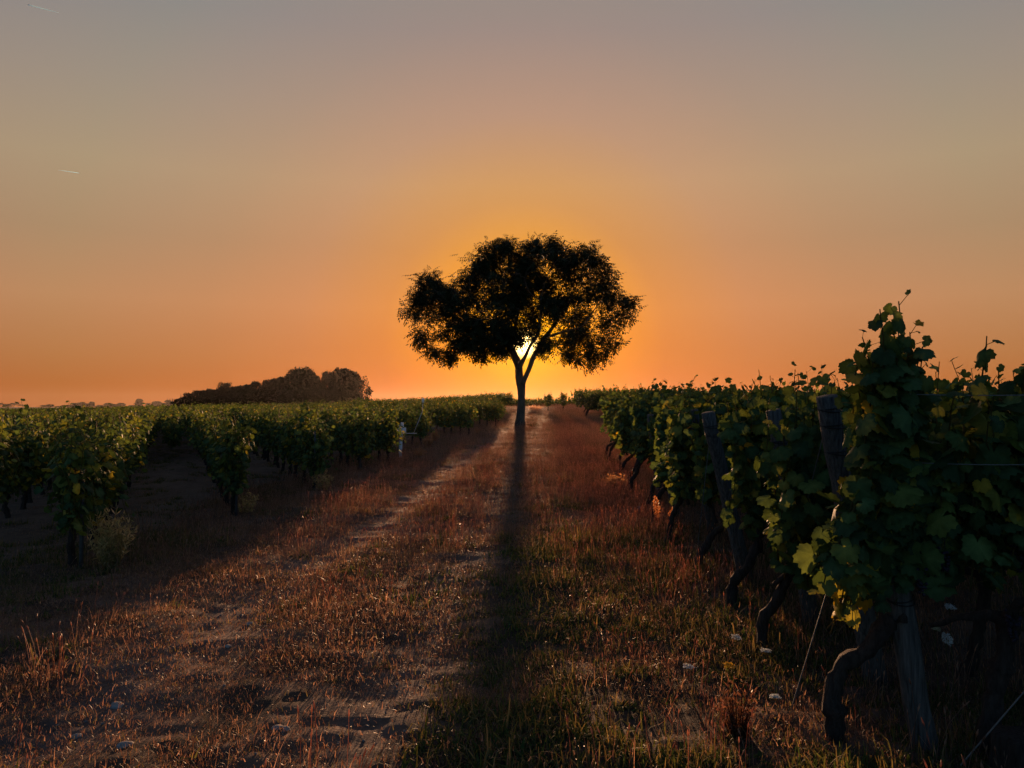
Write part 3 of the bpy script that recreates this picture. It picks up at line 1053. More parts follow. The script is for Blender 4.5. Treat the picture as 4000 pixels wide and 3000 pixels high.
# ------------------------------------------------------------------ posts and wires
def end_post(b, top, r, label, wire_to=None, ties=(.86, .80), group='leaning end posts of the right rows'):
    b, top = np.asarray(b, float), np.asarray(top, float)
    t = thing('end_post', label, 'post', b, 0, group)
    d = top - b
    g = np.random.default_rng(int(abs(b[0]) * 1000 + b[1] * 77))
    n = 12
    k = np.linspace(-.06, 1, n)[:, None]
    p = d * k
    p[:, :2] += g.normal(0, .004, (n, 2))
    m = MB()
    m.tube(p, np.linspace(r * 1.08, r * .94, n), 12, (1, 1, 1), True, .045, int(b[1] * 100))
    m.build('post', M_WOOD, t)
    for f in ties:
        c = d * f
        w = MB()
        for q in range(2):
            aa = np.linspace(0, 6.5, 15)
            w.tube([c + np.array((r * 1.07 * math.cos(a), r * 1.07 * math.sin(a), .012 * q + .014 * math.sin(a + q))) for a in aa], .0032, 4, (1, 1, 1), False)
        w.build('wire_tie', M_TIE, t)
    if wire_to is not None:
        w = MB()
        s = d * ties[0]
        e = np.asarray(wire_to, float) - b
        kk = np.linspace(0, 1, 10)[:, None]
        q = s + (e - s) * kk
        q[:, 2] -= (.03 * kk * (1 - kk))[:, 0]
        w.tube(q, .0036, 5, (1, 1, 1), False)
        w.build('guy_wire', M_WIRE, t)
    return t


b1 = ground_at(3612, 2945)
end_post(b1, at(3400, 1600, b1[1] + .03), .056, 'thick grey leaning post in front, its lower half bare',
         ground_at(3085, 2790), (.93, .44))
bB = ground_at(3420, 2660)
end_post(bB, at(3232, 1548, bB[1] - .22), .061, 'square topped leaning post with dark wire windings behind the nearest vine', ground_at(3030, 2440), (.955, .90, .81))
bA = ground_at(3178, 2455)
end_post(bA, at(3020, 1602, bA[1] - .2), .055, 'dark leaning post half hidden by leaves, third right row', None)
bC = ground_at(2912, 2266)
end_post(bC, at(2765, 1612, bC[1] - .3), .062, 'pale leaning post with two wire loops, clear of its leaves', ground_at(2712, 2250), (.92, .87))
bD = ground_at(2786, 2093)
end_post(bD, at(2708, 1603, bD[1] - .25), .058, 'leaning post between the pale looped post and the farther ones', None)
bE = ground_at(2640, 2020)
end_post(bE, at(2592, 1612, bE[1] - .3), .060, 'broad grey post standing in the leaves near the dock stalks', None)
bF = ground_at(2580, 1950)
end_post(bF, at(2540, 1620, bF[1] - .3), .056, 'slim grey post farthest along the right row ends', None)

b0 = np.array((2.95, 2.95, 0.0))
end_post(b0, np.array((2.75, 2.98, 1.62)), .055, 'leaning post just past the right edge, holding the bright corner wire', at(3752, 2990, 3.36), (.90, .84))


def span_wire(name, a, b, label, sag):
    k = np.linspace(0, 1, 14)[:, None]
    p = np.asarray(a) + (np.asarray(b) - np.asarray(a)) * k
    p[:, 2] -= (sag * 4 * k * (1 - k))[:, 0]
    o = MB().tube(p, .0022, 5, (1, 1, 1), False).build(name, M_WIRE)
    tag(o, label, 'wire', 'trellis wires of the nearest right row')


span_wire('trellis_wire', at(3470, 1800, 3.55), at(4150, 1812, 3.28), 'lower taut wire crossing the leaves right of the big post', .01)
span_wire('trellis_wire', at(3410, 1535, 3.55), at(4150, 1540, 3.28), 'upper trellis wire just under the leaf tops at right', .008)


def stump():
    g = np.random.default_rng(31)
    c = ground_at(4010, 3060)
    m = MB()
    n = 26
    a = np.linspace(0, 2 * PI, n, endpoint=False)
    lob = 1 + .10 * np.sin(a * 3 + .6) + .06 * np.sin(a * 7)
    rows = []
    for h, r in ((-.08, .17), (0, .155), (.06, .13), (.13, .122), (.19, .12), (.2, .108)):
        rr = r * lob * (1 + g.normal(0, .02, n))
        rows.append(np.stack([rr * np.cos(a), rr * np.sin(a), np.full(n, h) + (g.normal(0, .006, n) if h < .19 else 0)], -1))
    V = np.concatenate(rows + [np.array([[0, 0, .195]])])
    q, tr = [], []
    for k in range(len(rows) - 1):
        for j in range(n):
            q.append((k * n + j, k * n + (j + 1) % n, (k + 1) * n + (j + 1) % n, (k + 1) * n + j))
    L = (len(rows) - 1) * n
    for j in range(n):
        tr.append((L + j, L + (j + 1) % n, len(V) - 1))
    o = m.add(V, tr, q).build('tree_stump', M_BARK)
    o.location = c
    tag(o, 'squat dark wooden stump cut off by the bottom right corner', 'stump')


stump()


# ------------------------------------------------------------------ the walnut tree
def walnut():
    g = np.random.default_rng(4)
    TY = 42.3
    Zc = lambda x, y: at(1900 + x / 3.686, 1250 + y / 3.686, TY)
    Z1 = lambda x, y: at(1500 + x / 1.8436, 850 + y / 1.8436, TY)
    base = Zc(482, 1545)
    base[2] = float(terrain(base[0], base[1]))
    root = thing('walnut_tree', 'lone spreading tree with a forked trunk standing against the setting sun', 'tree', base)
    mpx = TY / F
    chains = []                      # main limbs (points, radii) with depth offsets

    def limb(pts, rad, dy):
        p = np.array([Zc(x, y) for x, y in pts])
        p[:, 1] += np.linspace(0, dy, len(p))
        chains.append((p, np.array(rad) * mpx / 3.686))
    limb([(482, 1560), (484, 1500), (494, 1380), (503, 1250), (507, 1120), (506, 1000), (500, 930), (482, 850), (470, 760), (470, 690), (462, 630), (430, 560), (390, 480), (360, 400), (310, 260), (240, 100)],
         [92, 78, 64, 58, 55, 60, 66, 62, 57, 56, 60, 58, 56, 50, 42, 30], .8)
    limb([(470, 700), (500, 630), (540, 560), (575, 500), (598, 440), (640, 360), (700, 280), (750, 190), (760, 60), (770, -120)], [40, 36, 28, 24, 22, 22, 24, 22, 18, 14], -1.0)
    limb([(515, 930), (555, 840), (600, 740), (640, 640), (665, 560), (720, 450), (775, 360), (840, 260), (920, 150), (1020, 10)], [40, 36, 33, 34, 36, 32, 33, 34, 28, 20], .5)
    limb([(360, 400), (380, 250), (420, 60), (460, -150), (480, -350)], [36, 32, 26, 20, 14], 1.5)
    limb([(310, 260), (150, 180), (-60, 120), (-260, 40)], [30, 24, 18, 12], -1.2)
    limb([(840, 260), (980, 220), (1150, 180), (1300, 150)], [22, 18, 14, 10], -1.5)

    clumps = [  # zoom-1 pixels: cx, cy, rx, ry, weight, depth radius (m)
        (790, 200, 120, 70, 1, 2.0), (880, 148, 70, 38, .7, 1.2), (690, 285, 90, 60, .8, 2.0), (1120, 180, 120, 60, 1, 2.0), (1230, 165, 70, 42, .6, 1.3), (1430, 228, 115, 48, .8, 2.0), (1000, 235, 100, 80, .9, 2.2), (1310, 260, 100, 75, .8, 2.2), (460, 520, 90, 80, .7, 1.8), (480, 610, 90, 70, .6, 1.8),
        (1520, 295, 65, 60, .5, 1.3), (1590, 400, 75, 110, .75, 1.8), (900, 330, 240, 120, 1.6, 3.0), (1180, 320, 220, 110, 1.4, 3.0), (1400, 380, 190, 110, 1.3, 2.6), (600, 405, 100, 95, 1.0, 2.2),
        (760, 500, 220, 140, 1.7, 3.2), (1050, 500, 220, 130, 1.5, 3.3), (1330, 530, 210, 120, 1.5, 3.0), (1560, 540, 120, 90, .9, 2.0), (330, 460, 95, 70, 1.1, 1.6), (255, 540, 90, 75, .9, 1.6),
        (370, 570, 120, 80, .9, 2.0), (200, 640, 75, 60, .75, 1.3), (300, 690, 125, 70, .75, 1.8), (460, 680, 110, 70, .6, 1.8), (560, 600, 130, 90, 1.1, 2.4),
        (640, 780, 130, 110, 1.6, 2.6), (800, 740, 170, 130, 2.0, 3.0), (760, 890, 170, 75, 1.7, 2.6), (620, 900, 110, 60, 1.0, 2.0), (890, 850, 75, 85, 1.1, 2.2), (850, 930, 60, 40, .6, 1.6), (700, 985, 50, 40, .35, 1.0),
        (255, 820, 45, 60, .45, 1.0), (290, 900, 50, 60, .4, 1.0), (360, 960, 80, 45, .5, 1.2), (460, 960, 75, 55, .55, 1.2), (470, 1005, 40, 25, .2, .8), (540, 870, 70, 60, .45, 1.4), (400, 820, 80, 50, .25, 1.4),
        (950, 640, 150, 80, .9, 2.6), (1060, 700, 90, 60, .45, 2.2), (1080, 780, 70, 45, .22, 1.8), (1190, 640, 130, 90, 1.0, 2.6),
        (1330, 720, 140, 100, 1.4, 2.6), (1400, 820, 95, 70, 1.3, 2.0), (1290, 880, 110, 60, .85, 2.0), (1180, 880, 70, 55, .45, 1.6), (1340, 960, 75, 55, .7, 1.3), (1385, 1010, 40, 35, .3, .8),
        (1500, 680, 120, 80, .65, 2.0), (1620, 620, 100, 75, .65, 1.8), (1700, 690, 80, 65, .5, 1.4), (1780, 610, 60, 45, .45, 1.0), (1790, 705, 45, 38, .28, .8), (1640, 780, 90, 60, .42, 1.5),
        (1560, 870, 95, 70, .6, 1.6), (1680, 900, 60, 55, .4, 1.0), (1500, 990, 55, 50, .5, 1.0), (1600, 970, 60, 40, .35, 1.0), (1510, 1045, 30, 22, .16, .6), (1130, 945, 55, 30, .22, 1.0), (440, 830, 70, 60, .35, 1.4), (1470, 905, 70, 60, .4, 1.4), (520, 760, 90, 70, .6, 2.0), (1010, 800, 65, 38, .5, 1.6), (985, 858, 34, 22, .16, 1.0), (1055, 850, 30, 22, .10, .8), (1000, 410, 190, 90, 1.2, 2.6), (720, 340, 110, 80, .8, 2.2), (1150, 440, 130, 80, .9, 2.4), (900, 560, 170, 90, 1.1, 2.6), (1240, 600, 120, 70, .7, 2.2)]
    att = []
    for cx, cy, rx, ry, wt, dr in clumps:
        cy = cy + 8 + max(0, 420 - cy) * .13
        cx = cx - max(0, cx - 1550) * .14 + max(0, 330 - cx) * .08
        ry = ry * .93
        c = Z1(cx, cy)
        n = int(round(wt * (38 if cy < 620 or 480 < cx < 1250 else 23)))
        v = unit(g.normal(0, 1, (n, 3))) * (g.uniform(0, 1, (n, 1)) ** .42)
        k = TY / F / 1.8436
        # thicker in depth near the middle of the crown
        att.append(c + v * np.array((rx * k, dr, ry * k)) + np.array((0, g.normal(0, .5) + (0 if dr < 1.8 else g.normal(0, .6)), 0)))
    att = np.concatenate(att)
    # grow branches from the limbs towards the leaf clusters
    nodes, par, fixed_r = [], [], []
    for p, r in chains:
        q = np.concatenate([np.linspace(p[i], p[i + 1], max(2, int(np.linalg.norm(p[i + 1] - p[i]) / .22)), endpoint=False) for i in range(len(p) - 1)] + [p[-1:]])
        rr = np.interp(np.linspace(0, 1, len(q)), np.linspace(0, 1, len(p)), r)
        for i in range(len(q)):
            nodes.append(q[i])
            par.append(len(nodes) - 2 if i else -1)
            fixed_r.append(rr[i])
    nfix = len(nodes)
    nodes = [np.array(n_) for n_ in nodes]
    low = Zc(0, 520)[2]
    P = np.array(nodes)
    alive = np.ones(len(att), bool)
    near = np.full(len(att), 1e9)
    nid = np.zeros(len(att), int)
    ok = np.where((P[:, 2] > low))[0]
    d = np.linalg.norm(att[:, None] - P[None, ok], axis=2)
    near, nid = d.min(1), ok[d.argmin(1)]
    STEP = .24
    for it in range(120):
        act = np.where(alive)[0]
        if len(act) == 0:
            break
        dirs = {}
        u = unit(att[act] - P[nid[act]])
        new = []
        for nd in np.unique(nid[act]):
            v = u[nid[act] == nd].sum(0)
            v = v / (np.linalg.norm(v) + 1e-9) + g.normal(0, .16, 3) + np.array((0, 0, .04))
            new.append((nd, P[nd] + v / np.linalg.norm(v) * STEP))
        st = len(P)
        P = np.concatenate([P, np.array([q for _, q in new])])
        par += [nd for nd, _ in new]
        d = np.linalg.norm(att[act][:, None] - P[None, st:], axis=2)
        dm, di = d.min(1), d.argmin(1) + st
        b = dm < near[act]
        near[act[b]], nid[act[b]] = dm[b], di[b]
        alive &= near > .30
        if it > 60 and not b.any():
            break
    par = np.array(par)
    n = len(P)
    load = np.zeros(n)
    has = np.zeros(n, bool)
    rad = np.zeros(n)
    for i in range(n - 1, nfix - 1, -1):
        if load[i] == 0:
            load[i] = .0085 ** 2.3
        if par[i] >= nfix:
            load[par[i]] += load[i]
    rad[nfix:] = np.maximum(load[nfix:] ** (1 / 2.3), .008)
    mb = MB()
    for p, r in chains:
        m = len(p)
        t = np.linspace(0, m - 1, m * 3)
        q = np.stack([np.interp(t, np.arange(m), p[:, i]) for i in range(3)], -1)
        q[1:-1] = (q[:-2] + q[1:-1] * 2 + q[2:]) / 4
        mb.tube(q - base, np.interp(t, np.arange(m), r), 12, (1, 1, 1), True, .05, m)
    for i in range(nfix, n):
        a = P[par[i]]
        r0 = min(rad[par[i]], rad[i] * 1.5) if par[i] >= nfix else rad[i] * 1.2
        mb.tube(np.array([a, P[i]]) - base, [r0, rad[i]], 5, (1, 1, 1), False)
    for a, b in (((905, 470), (870, 550)), ((1060, 480), (1105, 550)), ((380, 455), (400, 430))):   # thin hanging twigs
        p = np.array([Zc(*a), (Zc(*a) + Zc(*b)) / 2 + (.03, 0, 0), Zc(*b)])
        mb.tube(p - base, [.012, .009, .005], 4, (1, 1, 1), False)
    mb.build('trunk', M_TRUNK, root, True)
    # compound leaves
    lv, lq = [], []
    for k in range(7):
        s = .10 + .11 * (k // 2) if k < 6 else .42
        sd = (-1 if k % 2 else 1) if k < 6 else 0
        o = np.array((0, s, -.25 * s * s))
        dr_ = unit(np.array((sd * .85, .55 if sd else 1, -.35)))
        wd = unit(np.cross(dr_, (0, 0, 1)))
        L, W = (.15, .034) if k < 6 else (.165, .036)
        v = np.array([o, o + dr_ * L * .45 + wd * W, o + dr_ * L + (0, 0, -.03), o + dr_ * L * .45 - wd * W])
        lq.append(np.arange(4) + 4 * k)
        lv.append(v)
    lv, lq = np.concatenate(lv), np.array(lq)
    per = 8
    att = att[~alive]
    pos = np.repeat(att, per, 0) + g.normal(0, .14, (len(att) * per, 3))
    n = len(pos)
    yaw, pit = g.uniform(0, 2 * PI, n), g.normal(-.30, .55, n)
    fy = np.stack([np.cos(yaw) * np.cos(pit), np.sin(yaw) * np.cos(pit), np.sin(pit)], -1)
    up = unit(np.array((0, 0, 1.)) + g.normal(0, .3, (n, 3)))
    fx = unit(np.cross(fy, up))
    fz = np.cross(fx, fy)
    sz = g.uniform(.75, 1.2, n)[:, None, None]
    V = (pos - base)[:, None] + sz * (lv[None, :, 0:1] * fx[:, None] + lv[None, :, 1:2] * fy[:, None] + lv[None, :, 2:3] * fz[:, None])
    # keep the fork around the sun open
    cc = Zc(545, 415) - base
    hole = (np.abs(pos[:, 0] - base[0] - cc[0]) < .58) & (np.abs(pos[:, 2] - base[2] - cc[2]) < .27)
    drop = hole & (g.uniform(0, 1, n) < .80)
    V = V[~drop]
    n = len(V)
    Q = (lq[None] + (np.arange(n) * 28)[:, None, None]).reshape(-1, 4)
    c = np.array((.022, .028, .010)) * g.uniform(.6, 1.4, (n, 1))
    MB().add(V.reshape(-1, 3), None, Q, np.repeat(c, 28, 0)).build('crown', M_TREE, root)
    print('walnut: clusters', len(att), 'nodes', len(P), 'leaves', n)


walnut()


# ------------------------------------------------------------------ distant trees
def far_tree_parts(g, H, W, low=.12, n_cl=26, leaf=.30, per=70, flat=1.0, spiky=False):
    """trunk with limbs plus a crown of leaf sized faces in uneven clumps"""
    tr = MB()
    tr.tube([(0, 0, -.5), (.05 * W, 0, H * .2), (0, .02 * W, H * .45), (.02 * W, 0, H * .72)], [H * .03, H * .022, H * .016, H * .006], 7, (1, 1, 1), False)
    cl = []
    for k in range(n_cl):
        a = g.uniform(0, 2 * PI)
        h = g.uniform(low, .93)
        prof = (math.sqrt(max(.03, 1 - ((h - .3) / .72) ** 2)) if h > .3 else .88 + .4 * h) if low < .3 else math.sin(PI * min(.97, (h - low) / (1 - low) * .72 + .26)) ** .55
        r = W * .5 * prof * math.sqrt(g.uniform(.15, 1)) * .80
        c = np.array((r * math.cos(a), r * math.sin(a), h * H))
        cl.append((c, W * g.uniform(.10, .20), H * g.uniform(.06, .12) * flat))
        if k % 2 == 0:
            tr.tube([(0, 0, max(h * .55, .1) * H), c * np.array((.55, .55, 1)) - (0, 0, .06 * H), c], [H * .010, H * .007, H * .002], 4, (1, 1, 1), False)
    if spiky:
        for k in range(9):
            x = g.normal(0, W * .25, 2)
            tr.tube([(x[0], x[1], H * .4), (x[0] * 1.1, x[1] * 1.1, H * .8), (x[0] * 1.15, x[1] * 1.15, H * g.uniform(.86, 1.02))], [.022, .018, .008], 4, (1, 1, 1), False)
    P = []
    for c, rx, rz_ in cl:
        v = unit(g.normal(0, 1, (per, 3))) * (g.uniform(0, 1, (per, 1)) ** .4)
        P.append(c + v * np.array((rx, rx, rz_)))
    P = np.concatenate(P)
    P[:, 2] = np.maximum(P[:, 2], .15)
    n = len(P)
    a, b = unit(g.normal(0, 1, (n, 3))), g.normal(0, 1, (n, 3))
    b = unit(b - a * np.sum(a * b, -1, keepdims=True))
    s = leaf * g.uniform(.6, 1.3, (n, 1))
    V = np.stack([P - a * s, P + b * s * .5, P + a * s, P - b * s * .5], 1)
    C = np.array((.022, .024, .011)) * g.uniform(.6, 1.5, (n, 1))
    cr = MB().add(V.reshape(-1, 3), None, np.arange(n * 4).reshape(-1, 4), np.repeat(C, 4, 0))
    return tr, cr


gt = np.random.default_rng(61)
PROTO = []
for k, kw in enumerate((dict(H=1, W=1, low=.04, n_cl=95, leaf=.034, per=90), dict(H=1, W=1, low=.03, n_cl=84, leaf=.036, per=85),
                        dict(H=1, W=1, low=.05, n_cl=70, leaf=.030, per=70), dict(H=1, W=1, low=.08, n_cl=44, leaf=.030, per=60),
                        dict(H=1, W=1, low=.02, n_cl=70, leaf=.030, per=75, spiky=True), dict(H=1, W=1, low=.55, n_cl=20, leaf=.045, per=60, flat=.7))):
    a, b = far_tree_parts(gt, **kw)
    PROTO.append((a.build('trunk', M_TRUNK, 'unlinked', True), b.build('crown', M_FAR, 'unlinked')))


def far_tree(name, cx, top_py, w_px, Y, pi, label, group, low_py=None):
    c = at(cx, 1580, Y)
    zg = float(terrain(c[0], Y))
    H = at(cx, top_py, Y)[2] - zg
    W = w_px * Y / F
    t = thing(name, label, 'tree' if 'tree' in name else 'shrub', (c[0], Y, zg), gt.uniform(0, 6.28), group)
    for src, nm in zip(PROTO[pi], ('trunk', 'crown')):
        o = copy_part(src, t, nm)
        o.scale = (W, W, H)
    return t


cz = lambda x, y: (640 + x / 2.572, 1400 + y / 2.572)
COPSE = [(1390, 98, 400, 0, 172, 'tree', 'broad round topped tree forming the middle dome of the dark copse'),
         (1790, 98, 330, 1, 176, 'tree', 'tall tree with sky gaps forming the right dome of the copse'),
         (1650, 128, 210, 2, 168, 'tree', 'tree filling the notch between the two domes of the copse'),
         (1985, 178, 230, 3, 170, 'tree', 'lacy see-through tree at the right end of the copse'),
         (1190, 180, 190, 1, 175, 'tree', 'tree shouldering the left side of the middle dome'),
         (1060, 208, 220, 0, 180, 'tree', 'medium tree left of the middle dome, before the slope drops'),
         (930, 230, 200, 2, 178, 'tree', 'uneven topped tree on the upper slope of the copse'),
         (785, 268, 200, 0, 182, 'tree', 'low tree midway down the sloping copse top'),
         (610, 240, 170, 2, 176, 'tree', 'small bumpy tree rising above the copse slope on its left half'),
         (690, 280, 190, 1, 184, 'tree', 'low dark tree just right of the bumpy left one'),
         (490, 308, 210, 0, 180, 'tree', 'low spreading tree on the left third of the copse'),
         (360, 318, 170, 2, 178, 'tree', 'small open tree beside the bare upright shoots'),
         (255, 335, 170, 4, 174, 'shrub', 'shrub with bare upright shoots near the left end of the copse'),
         (1500, 165, 220, 0, 181, 'tree', 'tree set back behind the gap between the two domes'),
         (1285, 150, 210, 2, 179, 'tree', 'tree on the left flank of the middle dome'),
         (1885, 140, 240, 0, 178, 'tree', 'tree filling the right shoulder of the copse'),
         (1120, 222, 190, 1, 177, 'tree', 'small tree in the dip left of the middle dome'),
         (860, 258, 190, 0, 175, 'tree', 'dark tree halfway up the sloping copse top'),
         (550, 288, 170, 1, 183, 'tree', 'small tree just left of the bumpy one'),
         (425, 325, 170, 0, 176, 'tree', 'small dark tree right of the open one at the left end'),
         (150, 395, 150, 4, 172, 'shrub', 'lowest shrub tapering off at the left end of the copse')]
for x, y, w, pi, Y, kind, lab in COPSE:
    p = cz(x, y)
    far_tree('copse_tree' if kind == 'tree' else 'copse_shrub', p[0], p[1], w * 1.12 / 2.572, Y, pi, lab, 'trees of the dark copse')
for i, (x, y) in enumerate(((250, 380), (430, 370), (600, 350), (760, 340), (900, 330), (1050, 330), (1220, 320), (1480, 300), (1560, 300), (1700, 310), (1850, 320))):
    p = cz(x, y)
    far_tree('copse_shrub', p[0], p[1], 230 / 2.572, 163 + (i % 3) * 2, (0, 1)[i % 2], 'dark undergrowth shrub along the foot of the copse', 'undergrowth of the copse')

FAR = [(5, 478, 60, 5), (60, 492, 70, 0), (100, 490, 60, 2), (155, 478, 110, 5), (245, 498, 100, 5), (480, 503, 90, 2), (540, 496, 90, 0), (635, 514, 70, 1), (690, 506, 70, 0), (745, 502, 80, 2),
       (800, 480, 80, 0), (850, 476, 80, 1), (892, 470, 70, 2), (940, 486, 80, 0), (992, 466, 70, 1), (1080, 503, 80, 0), (1170, 480, 110, 2), (1220, 490, 70, 0), (1270, 490, 70, 1), (1312, 480, 90, 0),
       (1430, 503, 90, 1), (1502, 436, 90, 0), (1600, 482, 60, 2), (1690, 462, 120, 0), (1770, 480, 80, 1), (1818, 448, 90, 0)]
FAR_LAB = {155: 'flat topped umbrella shaped tree far off near the left edge', 245: 'lower flat topped tree at the end of the leftmost far group', 1502: 'tallest round far tree standing out alone on the horizon',
           992: 'tall pointed far tree ending the middle far group', 1690: 'wide rounded far tree left of the copse', 1818: 'far round tree nearest the copse'}
for i, (x, y, w, pi) in enumerate(FAR):
    if x in FAR_LAB:
        lab, grp = FAR_LAB[x], 'hazy trees on the left horizon'
    elif x < 300:
        lab, grp = 'hazy small tree of the far group at the left edge', 'far trees at the left edge'
    elif x < 1050:
        lab, grp = 'hazy small tree of the middle far group on the horizon', 'far trees of the middle group'
    else:
        lab, grp = 'hazy small tree between the middle far group and the copse', 'far trees nearest the copse'
    far_tree('distant_tree', x / 2.765, 1400 + y / 2.765, w / 2.765 * 1.15, 1180 + (i * 37) % 150, pi, lab, grp)


# ------------------------------------------------------------------ white sensor mast
def sensor():
    b = ground_at(1566, 1791)
    Y = b[1]
    t = thing('weather_sensor', 'white sensor mast with a side arm and rain cup in front of the left vines', 'sensor mast', b)
    w = lambda x, y, dy=0.0: at(1480 + x / 5.027, 1530 + y / 5.027, Y + dy) - b
    s = Y / F / 5.027
    m = MB().tube([w(432, 1320), w(442, 1100), w(452, 800), w(458, 640)], .024, 12)
    m.build('pole', M_WHITE, t, True)
    MB().tube([w(458, 705), w(458, 700), w(458, 612), w(458, 604)], [.035, .041, .041, .038], 14).build('cap_housing', M_WHITE, t, True)
    sh = MB()
    for k in range(5):
        c = w(400, 670 + k * 32)
        sh.tube([c, c + (0, 0, .012), c + (0, 0, .020)], [.050, .046, .022], 14)
    sh.tube([w(400, 810), w(400, 660)], .016, 8)
    sh.box((w(400, 735) + w(440, 735)) / 2, (.05, .018, .02))
    sh.build('radiation_shield', M_WHITE, t)
    bx = MB()
    c = w(496, 765, -.03)
    hx, hz = 36 * s, 60 * s
    ang = np.linspace(0, 2 * PI, 25)[:-1]
    sq = np.stack([np.sign(np.cos(ang)) * np.abs(np.cos(ang)) ** .35 * hx, np.sign(np.sin(ang)) * np.abs(np.sin(ang)) ** .35 * hz], -1)
    V = np.concatenate([np.stack([sq[:, 0] * f, np.full(24, d), sq[:, 1] * f], -1) for d, f in ((.045, 1), (-.035, 1), (-.042, .92))] + [np.array([[0, -.042, 0]])]) + c
    q = [(k * 24 + j, k * 24 + (j + 1) % 24, (k + 1) * 24 + (j + 1) % 24, (k + 1) * 24 + j) for k in range(2) for j in range(24)]
    bx.add(V, [(48 + j, 48 + (j + 1) % 24, 72) for j in range(24)], q).build('sensor_box', M_WHITE, t)
    MB().tube([w(455, 818), w(745, 818)], .0075, 8).build('arm', M_WHITE, t, True)
    MB().tube([w(682, 814), w(770, 600), w(856, 385), w(862, 240)], .0055, 8).build('rod', M_WHITE, t, True)
    cp = MB().tube([w(864, 240), w(864, 222)], [.010, .012], 8, (.1, .1, .1))
    cp.tube([w(866, 222), w(866, 205), w(866, 150), w(866, 132)], [.014, .030, .034, .026], 14)
    cp.build('rain_cup', M_WHITE, t, True)
    g = np.random.default_rng(3)
    sl = MB()
    p = np.array([w(418, 1290), w(412, 1180), w(420, 1080), w(428, 980), w(424, 900), w(432, 850)]) - np.array((0, .012, 0))
    sl.tube(p, [.022, .034, .038, .030, .022, .010], 12, (1, 1, 1), True, .16, 8)
    sl.build('sleeve', M_WHITE, t)


sensor()


# ------------------------------------------------------------------ weeds, flowers, stones
def bush(name, px, py, h, wdt, pal, label, cat, group, seed, n=260, width=.006, leaflets=0):
    g = np.random.default_rng(seed)
    b = ground_at(px, py)
    t = thing(name, label, cat, b, 0, group)
    st = MB()
    fo = MB()
    pal = np.asarray(pal)
    for k in range(max(10, n // 14)):
        a = g.uniform(0, 6.28)
        r = wdt * .5 * math.sqrt(g.uniform(0, 1))
        hh = h * g.uniform(.55, 1.05) * (1 - .35 * (r / (wdt * .5)) ** 2)
        e = np.array((r * math.cos(a), r * math.sin(a), hh))
        p = np.array([(e[0] * .25, e[1] * .25, -.02), (e[0] * .6, e[1] * .6, hh * .5), e])
        st.tube(p, [.003, .0022, .0012], 3, pal[0] * .8, False)
        for q in range(14):
            f = g.uniform(.2, 1)
            c = np.array([np.interp(f, [0, .5, 1], p[:, i]) for i in range(3)])
            d = unit(g.normal(0, 1, 3) + np.array((0, 0, .9)))
            sd = unit(np.cross(d, g.normal(0, 1, 3)))
            L = h * g.uniform(.06, .15)
            col = pal[g.integers(len(pal))] * g.uniform(.7, 1.3)
            ww = width * g.uniform(.6, 1.4)
            fo.add([c, c + d * L * .5 + sd * ww, c + d * L, c + d * L * .5 - sd * ww], None, [(0, 1, 2, 3)], col)
    st.build('stems', M_GRASS, t)
    fo.build('leaves', M_GRASS, t)


PALE = [(.34, .34, .16), (.42, .40, .20), (.26, .29, .12), (.46, .42, .24)]
GOLD = [(.28, .19, .095), (.24, .155, .075), (.32, .23, .12)]
bush('bushy_weed', 432, 2220, .62, .46, PALE, 'large pale feathery weed at the foot of the nearest left row', 'weed', 'weeds at the left row ends', 1, 1500, .0055)
bush('bushy_weed', 1262, 1918, .40, .45, PALE, 'low grey green weed at the end of the third left row', 'weed', 'weeds at the left row ends', 2, 700, .008)
bush('bushy_weed', 965, 2010, .34, .40, PALE, 'small weed beside the narrow drooping vine', 'weed', 'weeds at the left row ends', 3, 600, .007)
bush('dry_bush', 1672, 1752, .45, .42, GOLD, 'glowing orange dry bush beside the sixth left row', 'dry bush', 'dry bushes by the left rows', 4, 900, .013)
bush('dry_bush', 1700, 1728, .48, .36, GOLD, 'taller glowing dry bush just behind the first orange one', 'dry bush', 'dry bushes by the left rows', 5, 800, .013)
bush('dry_bush', 1640, 1785, .28, .5, GOLD[:2], 'low rusty dry growth right of the white sensor mast', 'dry bush', 'dry bushes by the left rows', 6, 700, .010)
bush('dry_bush', 1866, 1693, .30, .35, GOLD[:2], 'small dry tuft at the foot of the seventh left row', 'dry bush', 'dry bushes by the left rows', 7, 400, .012)
bush('dry_bush', 2090, 1603, .45, 1.5, [(.46, .34, .2), (.5, .4, .26)], 'pale dry heap of grass on the crest right of the tree', 'dry bush', 'dry bushes on the crest', 8, 900, .03)
bush('ground_sprout', 2085, 1668, .22, .9, [(.03, .045, .015), (.04, .05, .02)], 'dark leafy sprouts right of the tree foot', 'sprouts', None, 9, 240, .03)
bush('dry_tussock', 2885, 2895, .30, .22, [(.085, .052, .034), (.11, .066, .042), (.07, .042, .028)], 'upright reddish dry tussock in the right foreground', 'tussock', None, 10, 700, .003)
bush('dry_bush', 2405, 1905, .30, .5, GOLD, 'sunlit dry growth under the right row ends', 'dry bush', 'dry growth under the right rows', 12, 800, .010)


